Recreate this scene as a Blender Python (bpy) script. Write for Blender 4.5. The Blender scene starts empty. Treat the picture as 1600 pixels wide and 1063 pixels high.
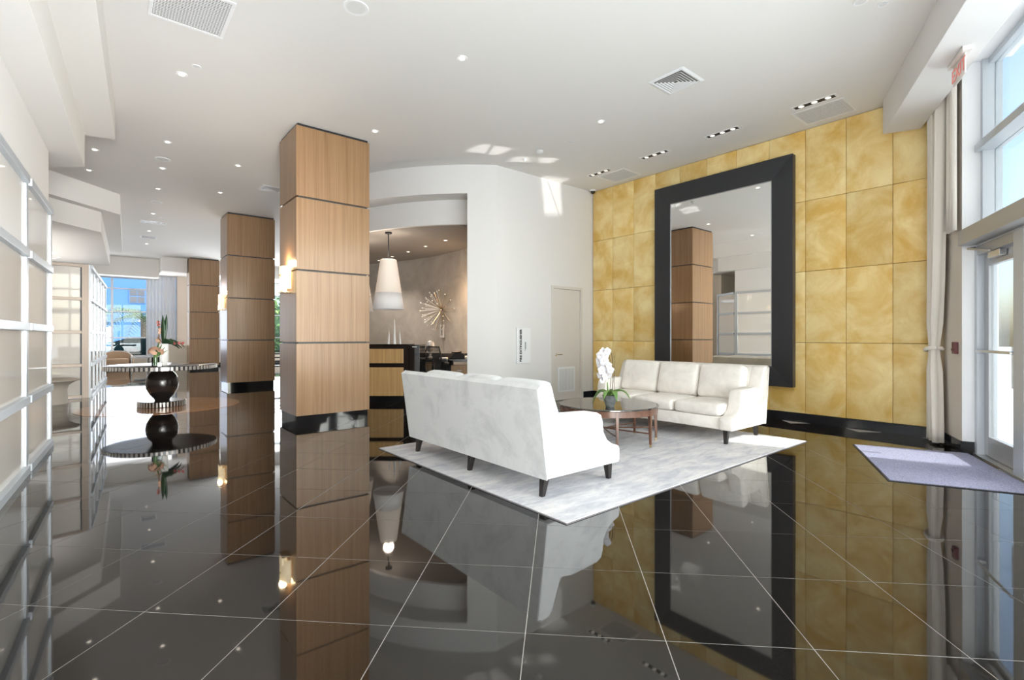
import bpy, bmesh, math, random
from mathutils import Vector, Matrix, Quaternion
random.seed(7)
PI = math.pi
C = bpy.context.scene.collection
SC = bpy.context.scene

# ------------------------------------------------------------------ camera, world, light, exposure
FPX, HZ, CAMH = 775.0, 526.0, 1.25
AZ = math.atan2(775, 642)               # heading of the lens from +X (the back wall runs along X, the panelled wall along Y)
FW = Vector((math.cos(AZ), math.sin(AZ), 0)); RT = Vector((math.sin(AZ), -math.cos(AZ), 0))
cam = bpy.data.cameras.new('camera'); camo = bpy.data.objects.new('camera', cam); C.objects.link(camo)
cam.sensor_width = 36; cam.sensor_fit = 'HORIZONTAL'; cam.lens = 36 * FPX / 1600
cam.shift_y = -(531.5 - HZ) / 1600; cam.clip_start = 0.05; cam.clip_end = 500
camo.location = (0, 0, CAMH)
camo.rotation_euler = (PI / 2, 0, AZ - PI / 2)
SC.camera = camo
SC.view_settings.view_transform = 'Standard'; SC.view_settings.look = 'None'
SC.view_settings.gamma = 1; SC.view_settings.use_curve_mapping = False
SC.view_settings.exposure = -0.42
cy = SC.cycles
cy.max_bounces = 12; cy.diffuse_bounces = 6; cy.glossy_bounces = 6; cy.transmission_bounces = 8
cy.transparent_max_bounces = 16; cy.sample_clamp_indirect = 6; cy.use_denoising = True
cy.blur_glossy = 0.5

SUN_EL = math.radians(36)
SUN_DIR = Vector((-0.300, 0.954, 0))     # horizontal direction the sunlight travels
w = bpy.data.worlds.new('world'); SC.world = w; w.use_nodes = True
nt = w.node_tree; bg = nt.nodes['Background']
sky = nt.nodes.new('ShaderNodeTexSky'); sky.sky_type = 'NISHITA'; sky.sun_disc = False
sky.sun_elevation = SUN_EL; sky.sun_rotation = math.atan2(-SUN_DIR.x, -SUN_DIR.y); sky.altitude = 0
sky.air_density = 1.0; sky.dust_density = 3.0; sky.ozone_density = 1.5
nt.links.new(sky.outputs[0], bg.inputs[0]); bg.inputs[1].default_value = 0.72
sl = bpy.data.lights.new('sun', 'SUN'); sl.energy = 9.0; sl.angle = math.radians(0.6); sl.color = (1, 0.95, 0.87)
so = bpy.data.objects.new('sun', sl); C.objects.link(so)
so.rotation_euler = Vector((SUN_DIR.x * math.cos(SUN_EL), SUN_DIR.y * math.cos(SUN_EL), -math.sin(SUN_EL))).to_track_quat('-Z', 'Y').to_euler()

def area(name, loc, target, sx, sy, e, col=(1, 1, 1)):
    l = bpy.data.lights.new(name, 'AREA'); l.shape = 'RECTANGLE'; l.size = sx; l.size_y = sy; l.energy = e; l.color = col
    o = bpy.data.objects.new(name, l); C.objects.link(o); o.location = loc
    o.rotation_euler = (Vector(target) - Vector(loc)).to_track_quat('-Z', 'Y').to_euler()
    return o
# daylight of the tall glazing that goes on behind the camera
area('window_daylight', (2.54, -1.5, 2.2), (2.54 - 0.407 * 3, -1.5 + 0.914 * 3, 2.25), 7.6, 3.8, 535, (0.96, 0.985, 1.0))
area('ceiling_fill', (1.3, -1.1, 0.3), (2.7, 2.9, 5.2), 3.2, 1.2, 310, (1.0, 0.985, 0.96))  # added upward lamp near the floor, brightens the ceiling
f_ = area('hall_fill', (0.1, -0.9, 1.4), (1.0, 14.0, 3.9), 1.2, 1.2, 62, (1.0, 0.985, 0.965)); f_.data.spread = math.radians(40)
area('hall_daylight', (6.7, 24.3, 2.1), (3.6, 14.0, 3.2), 4.6, 3.0, 820, (0.95, 0.98, 1.0))
area('far_window_daylight', (0.5, 24.3, 2.2), (0.8, 14.0, 1.8), 3.4, 3.0, 120, (0.97, 0.985, 1.0))
area('soffit_fill', (-1.75, 16.2, 2.35), (-1.75, 16.2, 4.0), 1.8, 5.0, 75, (1.0, 0.96, 0.92))  # added lamp hidden behind the partition, lifts the soffit underside
#area('back_room_light', (-2.2, 8.0, 3.3), (-1.4, 8.0, 0.0), 1.2, 8.0, 60, (1.0, 0.95, 0.88))

# ------------------------------------------------------------------ small maths helpers
def floor_at(px, py, z=0.0):
    """world point at height z that lies on the sight line through picture point px, py"""
    d = FPX * (CAMH - z) / (py - HZ)
    p = FW * d + RT * ((px - 800) / FPX * d)
    return Vector((p.x, p.y, z))
def LD(lat, d, z=0.0):
    p = FW * d + RT * lat
    return Vector((p.x, p.y, z))
def lerp(a, b, t): return a + (b - a) * t

# ------------------------------------------------------------------ materials
MATS = {}
def inp(b, name, v):
    if name in b.inputs: b.inputs[name].default_value = v
def mat(name, col, rough=0.5, metal=0.0, spec=0.5, coat=0.0, coat_r=0.05, ior=None, emis=None, estr=0.0, alpha=None):
    m = bpy.data.materials.new(name); m.use_nodes = True
    b = m.node_tree.nodes['Principled BSDF']
    inp(b, 'Base Color', (*col, 1)); inp(b, 'Roughness', rough); inp(b, 'Metallic', metal)
    inp(b, 'Specular IOR Level', spec); inp(b, 'Coat Weight', coat); inp(b, 'Coat Roughness', coat_r)
    if ior: inp(b, 'IOR', ior)
    if emis: inp(b, 'Emission Color', (*emis, 1)); inp(b, 'Emission Strength', estr)
    MATS[name] = m
    return m
def nodes(m): return m.node_tree.nodes, m.node_tree.links, m.node_tree.nodes['Principled BSDF']
def noise_col(m, c1, c2, scale=(1, 1, 1), nscale=4, detail=4, rough=0.6, lo=0.35, hi=0.65, rnd=0.0, coord='Object', dist=0.0):
    N, L, b = nodes(m)
    tc = N.new('ShaderNodeTexCoord'); mp = N.new('ShaderNodeMapping'); mp.inputs['Scale'].default_value = scale
    L.new(tc.outputs[coord], mp.inputs[0])
    nz = N.new('ShaderNodeTexNoise'); nz.noise_dimensions = '4D'; nz.inputs['Scale'].default_value = nscale; nz.inputs['Detail'].default_value = detail
    nz.inputs['Roughness'].default_value = rough; nz.inputs['Distortion'].default_value = dist
    L.new(mp.outputs[0], nz.inputs['Vector'])
    oi = N.new('ShaderNodeObjectInfo'); mu = N.new('ShaderNodeMath'); mu.operation = 'MULTIPLY'; mu.inputs[1].default_value = 20
    L.new(oi.outputs['Random'], mu.inputs[0]); L.new(mu.outputs[0], nz.inputs['W'])
    cr = N.new('ShaderNodeValToRGB'); cr.color_ramp.elements[0].position = lo; cr.color_ramp.elements[1].position = hi
    cr.color_ramp.elements[0].color = (*c1, 1); cr.color_ramp.elements[1].color = (*c2, 1)
    L.new(nz.outputs[0], cr.inputs[0])
    out = cr.outputs[0]
    if rnd:
        hs = N.new('ShaderNodeHueSaturation'); mr = N.new('ShaderNodeMapRange')
        mr.inputs[3].default_value = 1 - rnd; mr.inputs[4].default_value = 1 + rnd
        L.new(oi.outputs['Random'], mr.inputs[0]); L.new(mr.outputs[0], hs.inputs['Value']); L.new(out, hs.inputs['Color']); out = hs.outputs[0]
    L.new(out, b.inputs['Base Color'])
    return nz, mp, out
def bump(m, scale, strength, dist=0.01, detail=3, mapscale=(1, 1, 1)):
    N, L, b = nodes(m)
    tc = N.new('ShaderNodeTexCoord'); mp = N.new('ShaderNodeMapping'); mp.inputs['Scale'].default_value = mapscale
    L.new(tc.outputs['Object'], mp.inputs[0])
    nz = N.new('ShaderNodeTexNoise'); nz.inputs['Scale'].default_value = scale; nz.inputs['Detail'].default_value = detail
    L.new(mp.outputs[0], nz.inputs['Vector'])
    bp = N.new('ShaderNodeBump'); bp.inputs['Strength'].default_value = strength; bp.inputs['Distance'].default_value = dist
    L.new(nz.outputs[0], bp.inputs['Height']); L.new(bp.outputs[0], b.inputs['Normal'])
    if 'Coat Normal' in b.inputs and False: L.new(bp.outputs[0], b.inputs['Coat Normal'])

m_ceil = mat('ceiling_paint', (0.80, 0.79, 0.775), 0.85, spec=0.2)
m_wall = mat('wall_paint', (0.80, 0.79, 0.785), 0.8, spec=0.2)
m_beige = mat('beige_wall_paint', (0.68, 0.62, 0.55), 0.8, spec=0.2)
m_cream = mat('cream_wall_paint', (0.80, 0.74, 0.64), 0.8, spec=0.2)
m_soff = mat('soffit_paint', (0.80, 0.785, 0.76), 0.85, spec=0.2)
m_grout = mat('grout', (0.50, 0.48, 0.46), 0.7)
m_tile = mat('black_granite', (0.022, 0.020, 0.020), 0.03, ior=1.88, spec=0.5)
noise_col(m_tile, (0.003, 0.0028, 0.003), (0.026, 0.022, 0.019), nscale=190, detail=2, lo=0.42, hi=0.74, rnd=0.12)
bump(m_tile, 1.3, 0.03, 0.02, 1)
m_base = mat('black_granite_base', (0.012, 0.013, 0.017), 0.12, ior=1.6)
m_inlay = mat('brown_marble', (0.26, 0.12, 0.055), 0.04, ior=1.9)
noise_col(m_inlay, (0.48, 0.20, 0.075), (0.70, 0.36, 0.16), nscale=5, detail=6)
m_gold = mat('gold_parchment', (0.7, 0.5, 0.2), 0.45, spec=0.4)
nzg, _, _ = noise_col(m_gold, (0.73, 0.46, 0.115), (0.95, 0.79, 0.41), nscale=2.1, detail=9, rough=0.62, lo=0.36, hi=0.66, rnd=0.07, dist=0.6)
bump(m_gold, 25, 0.12, 0.004, 5)
m_wood = mat('wood_veneer', (0.5, 0.3, 0.15), 0.36, coat=0.35, coat_r=0.16)
noise_col(m_wood, (0.212, 0.112, 0.048), (0.335, 0.200, 0.100), scale=(18, 18, 0.35), nscale=2.0, detail=6, rough=0.65, lo=0.3, hi=0.7, rnd=0.07)
m_wood2 = mat('desk_wood_veneer', (0.5, 0.3, 0.12), 0.3, coat=0.3)
noise_col(m_wood2, (0.42, 0.24, 0.09), (0.66, 0.43, 0.20), scale=(25, 25, 0.5), nscale=1.6, detail=5, lo=0.3, hi=0.7)
m_black = mat('black_matte', (0.012, 0.012, 0.014), 0.5)
m_gap = mat('shadow_gap_channel', (0.035, 0.035, 0.037), 0.4)
m_frame = mat('charcoal_lacquer', (0.020, 0.022, 0.027), 0.33, spec=0.6)
m_bgloss = mat('black_gloss', (0.008, 0.008, 0.010), 0.05, ior=1.7)
m_mirror = mat('mirror_silver', (0.93, 0.94, 0.93), 0.0, metal=1.0)
m_alu = mat('pale_aluminium', (0.53, 0.57, 0.62), 0.35, metal=0.25, spec=0.5)
m_alud = mat('grey_aluminium', (0.42, 0.43, 0.45), 0.35, metal=0.4)
m_alushade = mat('shaded_frame_metal', (0.36, 0.30, 0.26), 0.35, metal=0.35)  # shade on the partition frame put into its colour
m_white = mat('white_paint', (0.86, 0.87, 0.89), 0.5)
m_pane = mat('back_painted_glass', (0.89, 0.86, 0.82), 0.03, ior=1.5)
m_gasket = mat('dark_gasket', (0.05, 0.07, 0.10), 0.5)
m_steel = mat('brushed_steel', (0.62, 0.62, 0.62), 0.28, metal=1.0)
m_brass = mat('brass_cap', (0.75, 0.6, 0.35), 0.25, metal=1.0)
m_sofa = mat('ivory_velvet', (0.84, 0.83, 0.80), 0.85, spec=0.2)
inp(m_sofa.node_tree.nodes['Principled BSDF'], 'Sheen Weight', 0.3)
noise_col(m_sofa, (0.54, 0.55, 0.56), (0.69, 0.695, 0.70), nscale=3.2, detail=8, rough=0.65, lo=0.30, hi=0.52, dist=1.2)
bump(m_sofa, 9, 0.18, 0.012, 5)
m_sofaw = mat('warm_ivory_velvet', (0.84, 0.80, 0.74), 0.85, spec=0.2)
noise_col(m_sofaw, (0.73, 0.69, 0.64), (0.87, 0.83, 0.775), nscale=4.5, detail=7, lo=0.32, hi=0.6, dist=0.8)
bump(m_sofaw, 12, 0.25, 0.012, 5)
m_leg = mat('ebonised_leg', (0.018, 0.015, 0.015), 0.3)
m_rug = mat('silver_rug', (0.6, 0.6, 0.63), 0.9, spec=0.15)
noise_col(m_rug, (0.42, 0.43, 0.485), (0.72, 0.705, 0.70), scale=(1.0, 3.2, 1), nscale=3.0, detail=10, rough=0.72, lo=0.34, hi=0.62, dist=0.5)
bump(m_rug, 160, 0.4, 0.004, 3)
m_rugedge = mat('rug_binding', (0.16, 0.15, 0.16), 0.8)
m_mat = mat('blue_grey_matting', (0.33, 0.34, 0.45), 0.95, spec=0.1)
noise_col(m_mat, (0.19, 0.195, 0.30), (0.42, 0.425, 0.56), nscale=150, detail=3, lo=0.35, hi=0.65)
bump(m_mat, 220, 0.6, 0.004, 2)
m_matedge = mat('rubber_edge', (0.03, 0.03, 0.035), 0.6)
m_twood = mat('walnut', (0.115, 0.05, 0.03), 0.28, coat=0.3)
noise_col(m_twood, (0.085, 0.035, 0.022), (0.17, 0.08, 0.045), scale=(6, 6, 1), nscale=5, detail=5)
m_tglass = mat('smoked_glass_top', (0.05, 0.045, 0.038), 0.02, ior=2.1)
m_dark = mat('dark_turned_wood', (0.020, 0.017, 0.016), 0.24, coat=0.4, coat_r=0.15)
m_ribw = mat('silver_leaf_rib', (0.55, 0.52, 0.50), 0.35, metal=0.5)
m_ttop = mat('table_top_gloss', (0.05, 0.048, 0.05), 0.08, ior=1.8)
m_leaf = mat('green_leaf', (0.10, 0.22, 0.055), 0.4)
noise_col(m_leaf, (0.06, 0.16, 0.035), (0.22, 0.36, 0.10), nscale=3, detail=3)
m_dleaf = mat('dark_leaf', (0.025, 0.075, 0.03), 0.4)
m_petal = mat('white_petal', (0.60, 0.59, 0.62), 0.7)
inp(m_petal.node_tree.nodes['Principled BSDF'], 'Subsurface Weight', 0.0)
m_lip = mat('orchid_lip', (0.75, 0.62, 0.55), 0.6)
m_stem = mat('brown_stem', (0.10, 0.07, 0.035), 0.6)
m_pot = mat('stone_pot', (0.09, 0.10, 0.105), 0.5)
noise_col(m_pot, (0.05, 0.06, 0.065), (0.20, 0.205, 0.20), nscale=12, detail=6)
m_peach = mat('peach_petal', (0.80, 0.50, 0.36), 0.6)
m_red = mat('coral_petal', (0.62, 0.16, 0.15), 0.5)
m_ceram = mat('white_ceramic', (0.88, 0.88, 0.87), 0.2)
m_curt = mat('ivory_curtain', (0.80, 0.755, 0.69), 0.9, spec=0.1)
m_grille = mat('vent_white', (0.74, 0.745, 0.75), 0.6)
m_slot = mat('vent_dark', (0.16, 0.16, 0.16), 0.7)
m_slotlamp = mat('slot_lamp', (0.9, 0.9, 0.9), 0.4, emis=(1, 0.92, 0.8), estr=1.2)
m_lampon = mat('lamp_lens', (1, 0.95, 0.88), 0.5, emis=(1, 0.90, 0.76), estr=5)
m_shade = mat('linen_shade', (0.88, 0.83, 0.78), 0.8, emis=(1.0, 0.76, 0.55), estr=0.42)
m_shadeb = mat('white_shade_band', (0.88, 0.87, 0.87), 0.8, emis=(1.0, 0.93, 0.88), estr=0.12)
m_sconce = mat('sconce_glass', (0.95, 0.85, 0.65), 0.3, emis=(1.0, 0.76, 0.42), estr=1.7)
m_grey = mat('grey_plaster', (0.30, 0.285, 0.265), 0.75, spec=0.25)
noise_col(m_grey, (0.47, 0.445, 0.415), (0.60, 0.575, 0.54), scale=(1, 1, 1), nscale=2.4, detail=8, lo=0.35, hi=0.65, dist=0.7)
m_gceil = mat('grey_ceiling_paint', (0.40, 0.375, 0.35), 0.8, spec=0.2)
m_silver = mat('polished_silver', (0.85, 0.85, 0.86), 0.22, metal=0.6)
m_chrome = mat('chrome', (0.85, 0.85, 0.86), 0.08, metal=1.0)
m_doorp = mat('door_paint', (0.72, 0.68, 0.64), 0.5)
m_redplas = mat('dark_red_plastic', (0.13, 0.03, 0.035), 0.4)
m_exitred = mat('exit_red', (0.70, 0.22, 0.19), 0.4, emis=(0.9, 0.3, 0.25), estr=0.25)
m_exitp = mat('exit_panel', (0.80, 0.76, 0.74), 0.25)
m_ink = mat('black_ink', (0.03, 0.03, 0.035), 0.5)
m_tan = mat('tan_upholstery', (0.52, 0.36, 0.24), 0.8)
m_tanl = mat('pale_piping', (0.80, 0.76, 0.70), 0.7)
m_conc = mat('pale_paving', (0.62, 0.60, 0.56), 0.8)
noise_col(m_conc, (0.70, 0.69, 0.66), (0.82, 0.81, 0.78), nscale=0.6, detail=6)
m_bwall = mat('blue_white_facade', (0.035, 0.11, 0.27), 0.8)
m_bframe = mat('pale_window_frame', (0.05, 0.11, 0.22), 0.7)
m_bwin = mat('facade_window', (0.05, 0.055, 0.07), 0.6)
m_trunk = mat('palm_trunk', (0.12, 0.10, 0.08), 0.9)
m_palm = mat('palm_frond', (0.11, 0.17, 0.10), 0.9, spec=0.1)
m_mesh = mat('chair_mesh', (0.02, 0.022, 0.03), 0.6)
m_inkw = mat('pale_lettering', (0.7, 0.7, 0.7), 0.5)

def glass_mat(name, tint=(0.93, 0.97, 0.98), refl=0.5):
    m = bpy.data.materials.new(name); m.use_nodes = True
    N = m.node_tree.nodes; L = m.node_tree.links; N.remove(N['Principled BSDF'])
    tr = N.new('ShaderNodeBsdfTransparent'); tr.inputs[0].default_value = (*tint, 1)
    gl = N.new('ShaderNodeBsdfGlossy'); gl.inputs['Roughness'].default_value = 0.0
    fr = N.new('ShaderNodeFresnel'); fr.inputs[0].default_value = 1.5
    mu = N.new('ShaderNodeMath'); mu.operation = 'MULTIPLY'; mu.inputs[1].default_value = refl
    mx = N.new('ShaderNodeMixShader'); L.new(fr.outputs[0], mu.inputs[0]); L.new(mu.outputs[0], mx.inputs[0])
    L.new(tr.outputs[0], mx.inputs[1]); L.new(gl.outputs[0], mx.inputs[2]); L.new(mx.outputs[0], N['Material Output'].inputs[0])
    return m
m_glass = glass_mat('clear_glass')
m_vglass = glass_mat('vase_glass', (0.88, 0.93, 0.92), 1.0)
def sheer_mat():
    m = bpy.data.materials.new('sheer_fabric'); m.use_nodes = True
    N = m.node_tree.nodes; L = m.node_tree.links; N.remove(N['Principled BSDF'])
    tr = N.new('ShaderNodeBsdfTransparent'); tl = N.new('ShaderNodeBsdfTranslucent'); df = N.new('ShaderNodeBsdfDiffuse')
    tl.inputs[0].default_value = (0.95, 0.90, 0.84, 1); df.inputs[0].default_value = (0.92, 0.91, 0.90, 1)
    a = N.new('ShaderNodeMixShader'); a.inputs[0].default_value = 0.6; L.new(tl.outputs[0], a.inputs[1]); L.new(df.outputs[0], a.inputs[2])
    c = N.new('ShaderNodeMixShader'); c.inputs[0].default_value = 0.97; L.new(tr.outputs[0], c.inputs[1]); L.new(a.outputs[0], c.inputs[2])
    L.new(c.outputs[0], N['Material Output'].inputs[0]); return m
m_sheer = sheer_mat()

# ------------------------------------------------------------------ mesh builder
class MB:
    def __init__(s): s.v = []; s.f = []
    def add(s, vs, fs):
        n = len(s.v); s.v += [tuple(v) for v in vs]; s.f += [tuple(i + n for i in f) for f in fs]; return s
    def box(s, x0, x1, y0, y1, z0, z1, xf=None):
        vs = [(x, y, z) for z in (z0, z1) for x, y in ((x0, y0), (x1, y0), (x1, y1), (x0, y1))]
        if xf: vs = [xf(*v) for v in vs]
        return s.add(vs, [(0, 3, 2, 1), (4, 5, 6, 7), (0, 1, 5, 4), (1, 2, 6, 5), (2, 3, 7, 6), (3, 0, 4, 7)])
    def prism(s, poly, z0, z1, xf=None):
        n = len(poly); vs = [(x, y, z0) for x, y in poly] + [(x, y, z1) for x, y in poly]
        if xf: vs = [xf(*v) for v in vs]
        return s.add(vs, [tuple(reversed(range(n))), tuple(range(n, 2 * n))] + [(i, (i + 1) % n, (i + 1) % n + n, i + n) for i in range(n)])
    def lathe(s, prof, c=(0, 0, 0), n=32, sx=1, sy=1, caps=True):
        vs = []; fs = []
        for r, z in prof:
            for i in range(n):
                a = 2 * PI * i / n; vs.append((c[0] + r * sx * math.cos(a), c[1] + r * sy * math.sin(a), c[2] + z))
        for k in range(len(prof) - 1):
            for i in range(n):
                j = (i + 1) % n; fs.append((k * n + i, k * n + j, (k + 1) * n + j, (k + 1) * n + i))
        if caps:
            fs.append(tuple(reversed(range(n)))); fs.append(tuple(range((len(prof) - 1) * n, len(prof) * n)))
        return s.add(vs, fs)
    def tube(s, pts, r, n=8, r2=None, flat=1.0):
        pts = [Vector(p) for p in pts]; vs = []; fs = []; m = len(pts)
        up = Vector((0, 0, 1))
        for k, p in enumerate(pts):
            t = (pts[min(k + 1, m - 1)] - pts[max(k - 1, 0)]).normalized()
            u = up.cross(t)
            if u.length < 1e-3: u = Vector((1, 0, 0)).cross(t)
            u.normalize(); v = t.cross(u)
            rr = r if r2 is None else lerp(r, r2, k / (m - 1))
            for i in range(n):
                a = 2 * PI * i / n; vs.append(p + u * math.cos(a) * rr + v * math.sin(a) * rr * flat)
        for k in range(m - 1):
            for i in range(n):
                j = (i + 1) % n; fs.append((k * n + i, k * n + j, (k + 1) * n + j, (k + 1) * n + i))
        fs.append(tuple(reversed(range(n)))); fs.append(tuple(range((m - 1) * n, m * n)))
        return s.add(vs, fs)
    def sheet(s, grid):
        nu = len(grid); nv = len(grid[0]); vs = [p for row in grid for p in row]
        return s.add(vs, [(i * nv + j, (i + 1) * nv + j, (i + 1) * nv + j + 1, i * nv + j + 1) for i in range(nu - 1) for j in range(nv - 1)])
    def build(s, name, m, parent=None, bevel=0, seg=2, smooth=None, origin=None, solid=0, subsurf=0):
        me = bpy.data.meshes.new(name)
        vs = s.v
        if origin is not None:
            o_ = Vector(origin); vs = [tuple(Vector(v) - o_) for v in vs]
        me.from_pydata(vs, [], s.f); me.validate()
        bm = bmesh.new(); bm.from_mesh(me)
        bmesh.ops.recalc_face_normals(bm, faces=bm.faces)
        if bevel:
            bmesh.ops.bevel(bm, geom=[e for e in bm.edges if len(e.link_faces) == 2 and e.calc_face_angle(0) > 0.5], offset=bevel, segments=seg, affect='EDGES', profile=0.5, clamp_overlap=True)
        bm.to_mesh(me); bm.free()
        if smooth is not None:
            for p in me.polygons: p.use_smooth = True
            me.set_sharp_from_angle(angle=math.radians(smooth))
        me.materials.append(m)
        o = bpy.data.objects.new(name, me); C.objects.link(o)
        if origin is not None: o.location = origin
        if parent is not None: put(o, parent)
        if solid:
            md = o.modifiers.new('thick', 'SOLIDIFY'); md.thickness = solid; md.offset = 0
        if subsurf:
            md = o.modifiers.new('sub', 'SUBSURF'); md.levels = subsurf; md.render_levels = subsurf
        return o
def put(o, parent):
    """parent o while keeping its placement (parents only sit, turn about z)"""
    o.parent = parent
    o.matrix_parent_inverse = Matrix.Identity(4)
    o.location = parent_inv(parent) @ o.location if not o.get('_local') else o.location
def parent_inv(p):
    m = Matrix.Identity(4)
    chain = []
    while p is not None: chain.append(p); p = p.parent
    for q in reversed(chain):
        m = m @ Matrix.LocRotScale(q.location, q.rotation_euler, q.scale)
    return m.inverted()
def tag(o, label=None, cat=None, group=None, kind=None):
    if label: o['label'] = label
    if cat: o['category'] = cat
    if group: o['group'] = group
    if kind: o['kind'] = kind
    return o
def struct(o): o['kind'] = 'structure'; return o
def empty(name, loc, label=None, cat=None, group=None, kind=None):
    o = bpy.data.objects.new(name, None); C.objects.link(o); o.location = loc; o.empty_display_size = 0.1
    return tag(o, label, cat, group, kind)
def copy_tree(o, parent=None):
    c = o.copy(); C.objects.link(c); c.parent = parent
    for ch in o.children: copy_tree(ch, c)
    return c
def rounded_box(hx, hy, hz, r, n=9, puff=(0, 0, 0)):
    """pillow: rounded box of half sizes with faces bulging by puff"""
    b = MB(); ts = [-1, -0.9, -0.72, -0.4, 0, 0.4, 0.72, 0.9, 1]; n = len(ts); key = {}; H = (hx, hy, hz)
    def vert(p):
        k = tuple(round(c, 4) for c in p)
        if k in key: return key[k]
        q = [p[i] * H[i] for i in range(3)]; c = [max(-(H[i] - r), min(H[i] - r, q[i])) for i in range(3)]
        d = Vector([q[i] - c[i] for i in range(3)])
        if d.length > 1e-6: d = d.normalized() * r
        o = [c[i] + d[i] for i in range(3)]
        for i in range(3):
            if puff[i]:
                a, e = [j for j in range(3) if j != i]
                o[i] *= 1 + puff[i] * (1 - p[a] ** 2) * (1 - p[e] ** 2)
        key[k] = len(b.v); b.v.append(tuple(o)); return key[k]
    for ax in range(3):
        for sg in (-1, 1):
            for i in range(n - 1):
                for j in range(n - 1):
                    quad = []
                    for u, v in ((ts[i], ts[j]), (ts[i + 1], ts[j]), (ts[i + 1], ts[j + 1]), (ts[i], ts[j + 1])):
                        p = [0, 0, 0]; p[ax] = sg; p[(ax + 1) % 3] = u; p[(ax + 2) % 3] = v; quad.append(vert(p))
                    if sg < 0: quad.reverse()
                    b.f.append(tuple(quad))
    return b

# ================================================================== STRUCTURE
H = 4.25
XG = 7.85                      # face of the gold panelled wall
YB = 6.86                      # face of the white back wall
WA = math.radians(24.0)        # heading of the window wall
UW = Vector((math.cos(WA), math.sin(WA), 0)); NW = Vector((math.sin(WA), -math.cos(WA), 0)); PW = Vector((7.11, 1.02, 0))
def win(s, o, z): p = PW - UW * s + NW * o; return (p.x, p.y, z)   # s runs from the gold corner towards the camera side, o outwards
UP = Vector((0.051, 0.9987, 0)); NP = Vector((-0.9987, 0.051, 0)); PP = Vector((-0.47, 7.88, 0))
def par(t, o, z): p = PP - UP * t + NP * o; return (p.x, p.y, z)   # partition frame: t towards the camera, o into the room behind

# floor: grout bed + tiles
bed = MB().prism([(-3.4, -4.6), (3.0, -1.2), (8.3, 1.3), (8.3, 6.6), (9.3, 7.0), (9.3, 25.1), (-3.4, 25.1)], -0.06, -0.0012).build('floor', m_grout)
struct(bed)
def inside(p):
    x, y = p
    if not (-2.9 < x < 9.2 and -2.2 < y < 25.0): return False
    q = Vector((x, y, 0)) - PW
    if q.dot(NW) > 0.18: return False
    if x > 7.95 and y < 14: return False
    if y > 7.0 and x > 6.7: return False
    return True
SD = Vector((math.sqrt(.5), math.sqrt(.5), 0)); TD = Vector((-math.sqrt(.5), math.sqrt(.5), 0))
TS, TT = 0.600, 0.5775
tb = MB().box(-TS / 2 + 0.0019, TS / 2 - 0.0019, -TT / 2 + 0.0019, TT / 2 - 0.0019, -0.02, 0)
tiles = []
for i in range(-10, 60):
    for j in range(-40, 50):
        c = SD * (0.285 + TS * (i + 0.5)) + TD * (0.139 + TT * (j + 0.5))
        if inside((c.x, c.y)):
            d = c.dot(FW); lat = c.dot(RT); vis = d > 0.9 and abs(lat) < d * 1.12 + 0.5
            # skip what the solid drum room, gold wall side rooms hide
            tiles.append((0 if vis else 1, d, c))
tiles.sort(key=lambda q: (q[0], q[1]))
first = tb.build('tile', m_tile, bed)
rest = MB()
for k, (hid, d, c) in enumerate(tiles):
    tilt = (random.uniform(-1, 1) * 0.0007, random.uniform(-1, 1) * 0.0007)
    if k < 300:
        o = first if k == 0 else first.copy()
        if k: C.objects.link(o); o.parent = bed
        o.location = c; o.rotation_euler = (tilt[0], tilt[1], PI / 4)
    else:
        rm = Matrix.Rotation(PI / 4, 3, 'Z')
        rest.add([rm @ Vector((v[0], v[1], v[2] + v[0] * tilt[0] + v[1] * tilt[1])) + c for v in tb.v], tb.f)
ro = rest.build('distant_tiles', m_tile, bed); ro['kind'] = 'stuff'
# round inlay of brown marble under the foyer table
tag(MB().lathe([(1.22, 0.0), (1.22, 0.0022), (1.219, 0.0025)], (0.85, 10.9, 0.0003), 64).build('floor_inlay', m_inlay), kind='structure')

# ceiling
cl = PW + NW * -0.5
cp = [(cl.x + UW.x * 1.0, cl.y + UW.y * 1.0), (cl.x - UW.x * 13, cl.y - UW.y * 13), (-4.2, 25.2), (9.3, 25.2), (9.3, 2.4)]
struct(MB().prism(cp, H, H + 0.15).build('ceiling', m_ceil))

# gold panelled wall: solid wall, recessed dark joints, padded panels
wr = MB().box(XG + 0.03, XG + 0.35, 1.15, YB + 0.2, 0, 4.75).build('wall_right', mat('panel_joint', (0.22, 0.15, 0.06), 0.7)); struct(wr)
ys = [6.845, 6.335, 5.83, 5.34, 4.845, 4.344, 3.835, 3.325, 2.82, 2.31, 1.79, 1.28]
zs = [0.13, 1.16, 2.19, 3.21, 4.245]
for i in range(len(ys) - 1):
    for k in range(4):
        z1 = zs[k + 1]
        if ys[i + 1] < 1.5 and k == 3: z1 = 4.6
        hy = (ys[i] - ys[i + 1]) / 2 - 0.002; hz = (z1 - zs[k]) / 2 - 0.002
        p = MB().box(-0.022, 0.022, -hy, hy, -hz, hz).build('wall_panel', m_gold, bevel=0.008, seg=2, smooth=30)
        p.location = (XG + 0.022, (ys[i] + ys[i + 1]) / 2, (zs[k] + z1) / 2); p.parent = wr
# baseboards (black granite pieces)
bb = MB().box(XG - 0.012, XG + 0.04, 1.30, 1.32, 0, 0.13).build('baseboard_right', m_base); struct(bb)
y = 1.33
while y < YB - 0.02:
    y2 = min(y + 1.03, YB - 0.004)
    MB().box(XG - 0.016, XG + 0.03, y, y2 - 0.004, 0, 0.13).build('baseboard_tile', m_base, bb, bevel=0.002); y = y2
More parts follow.
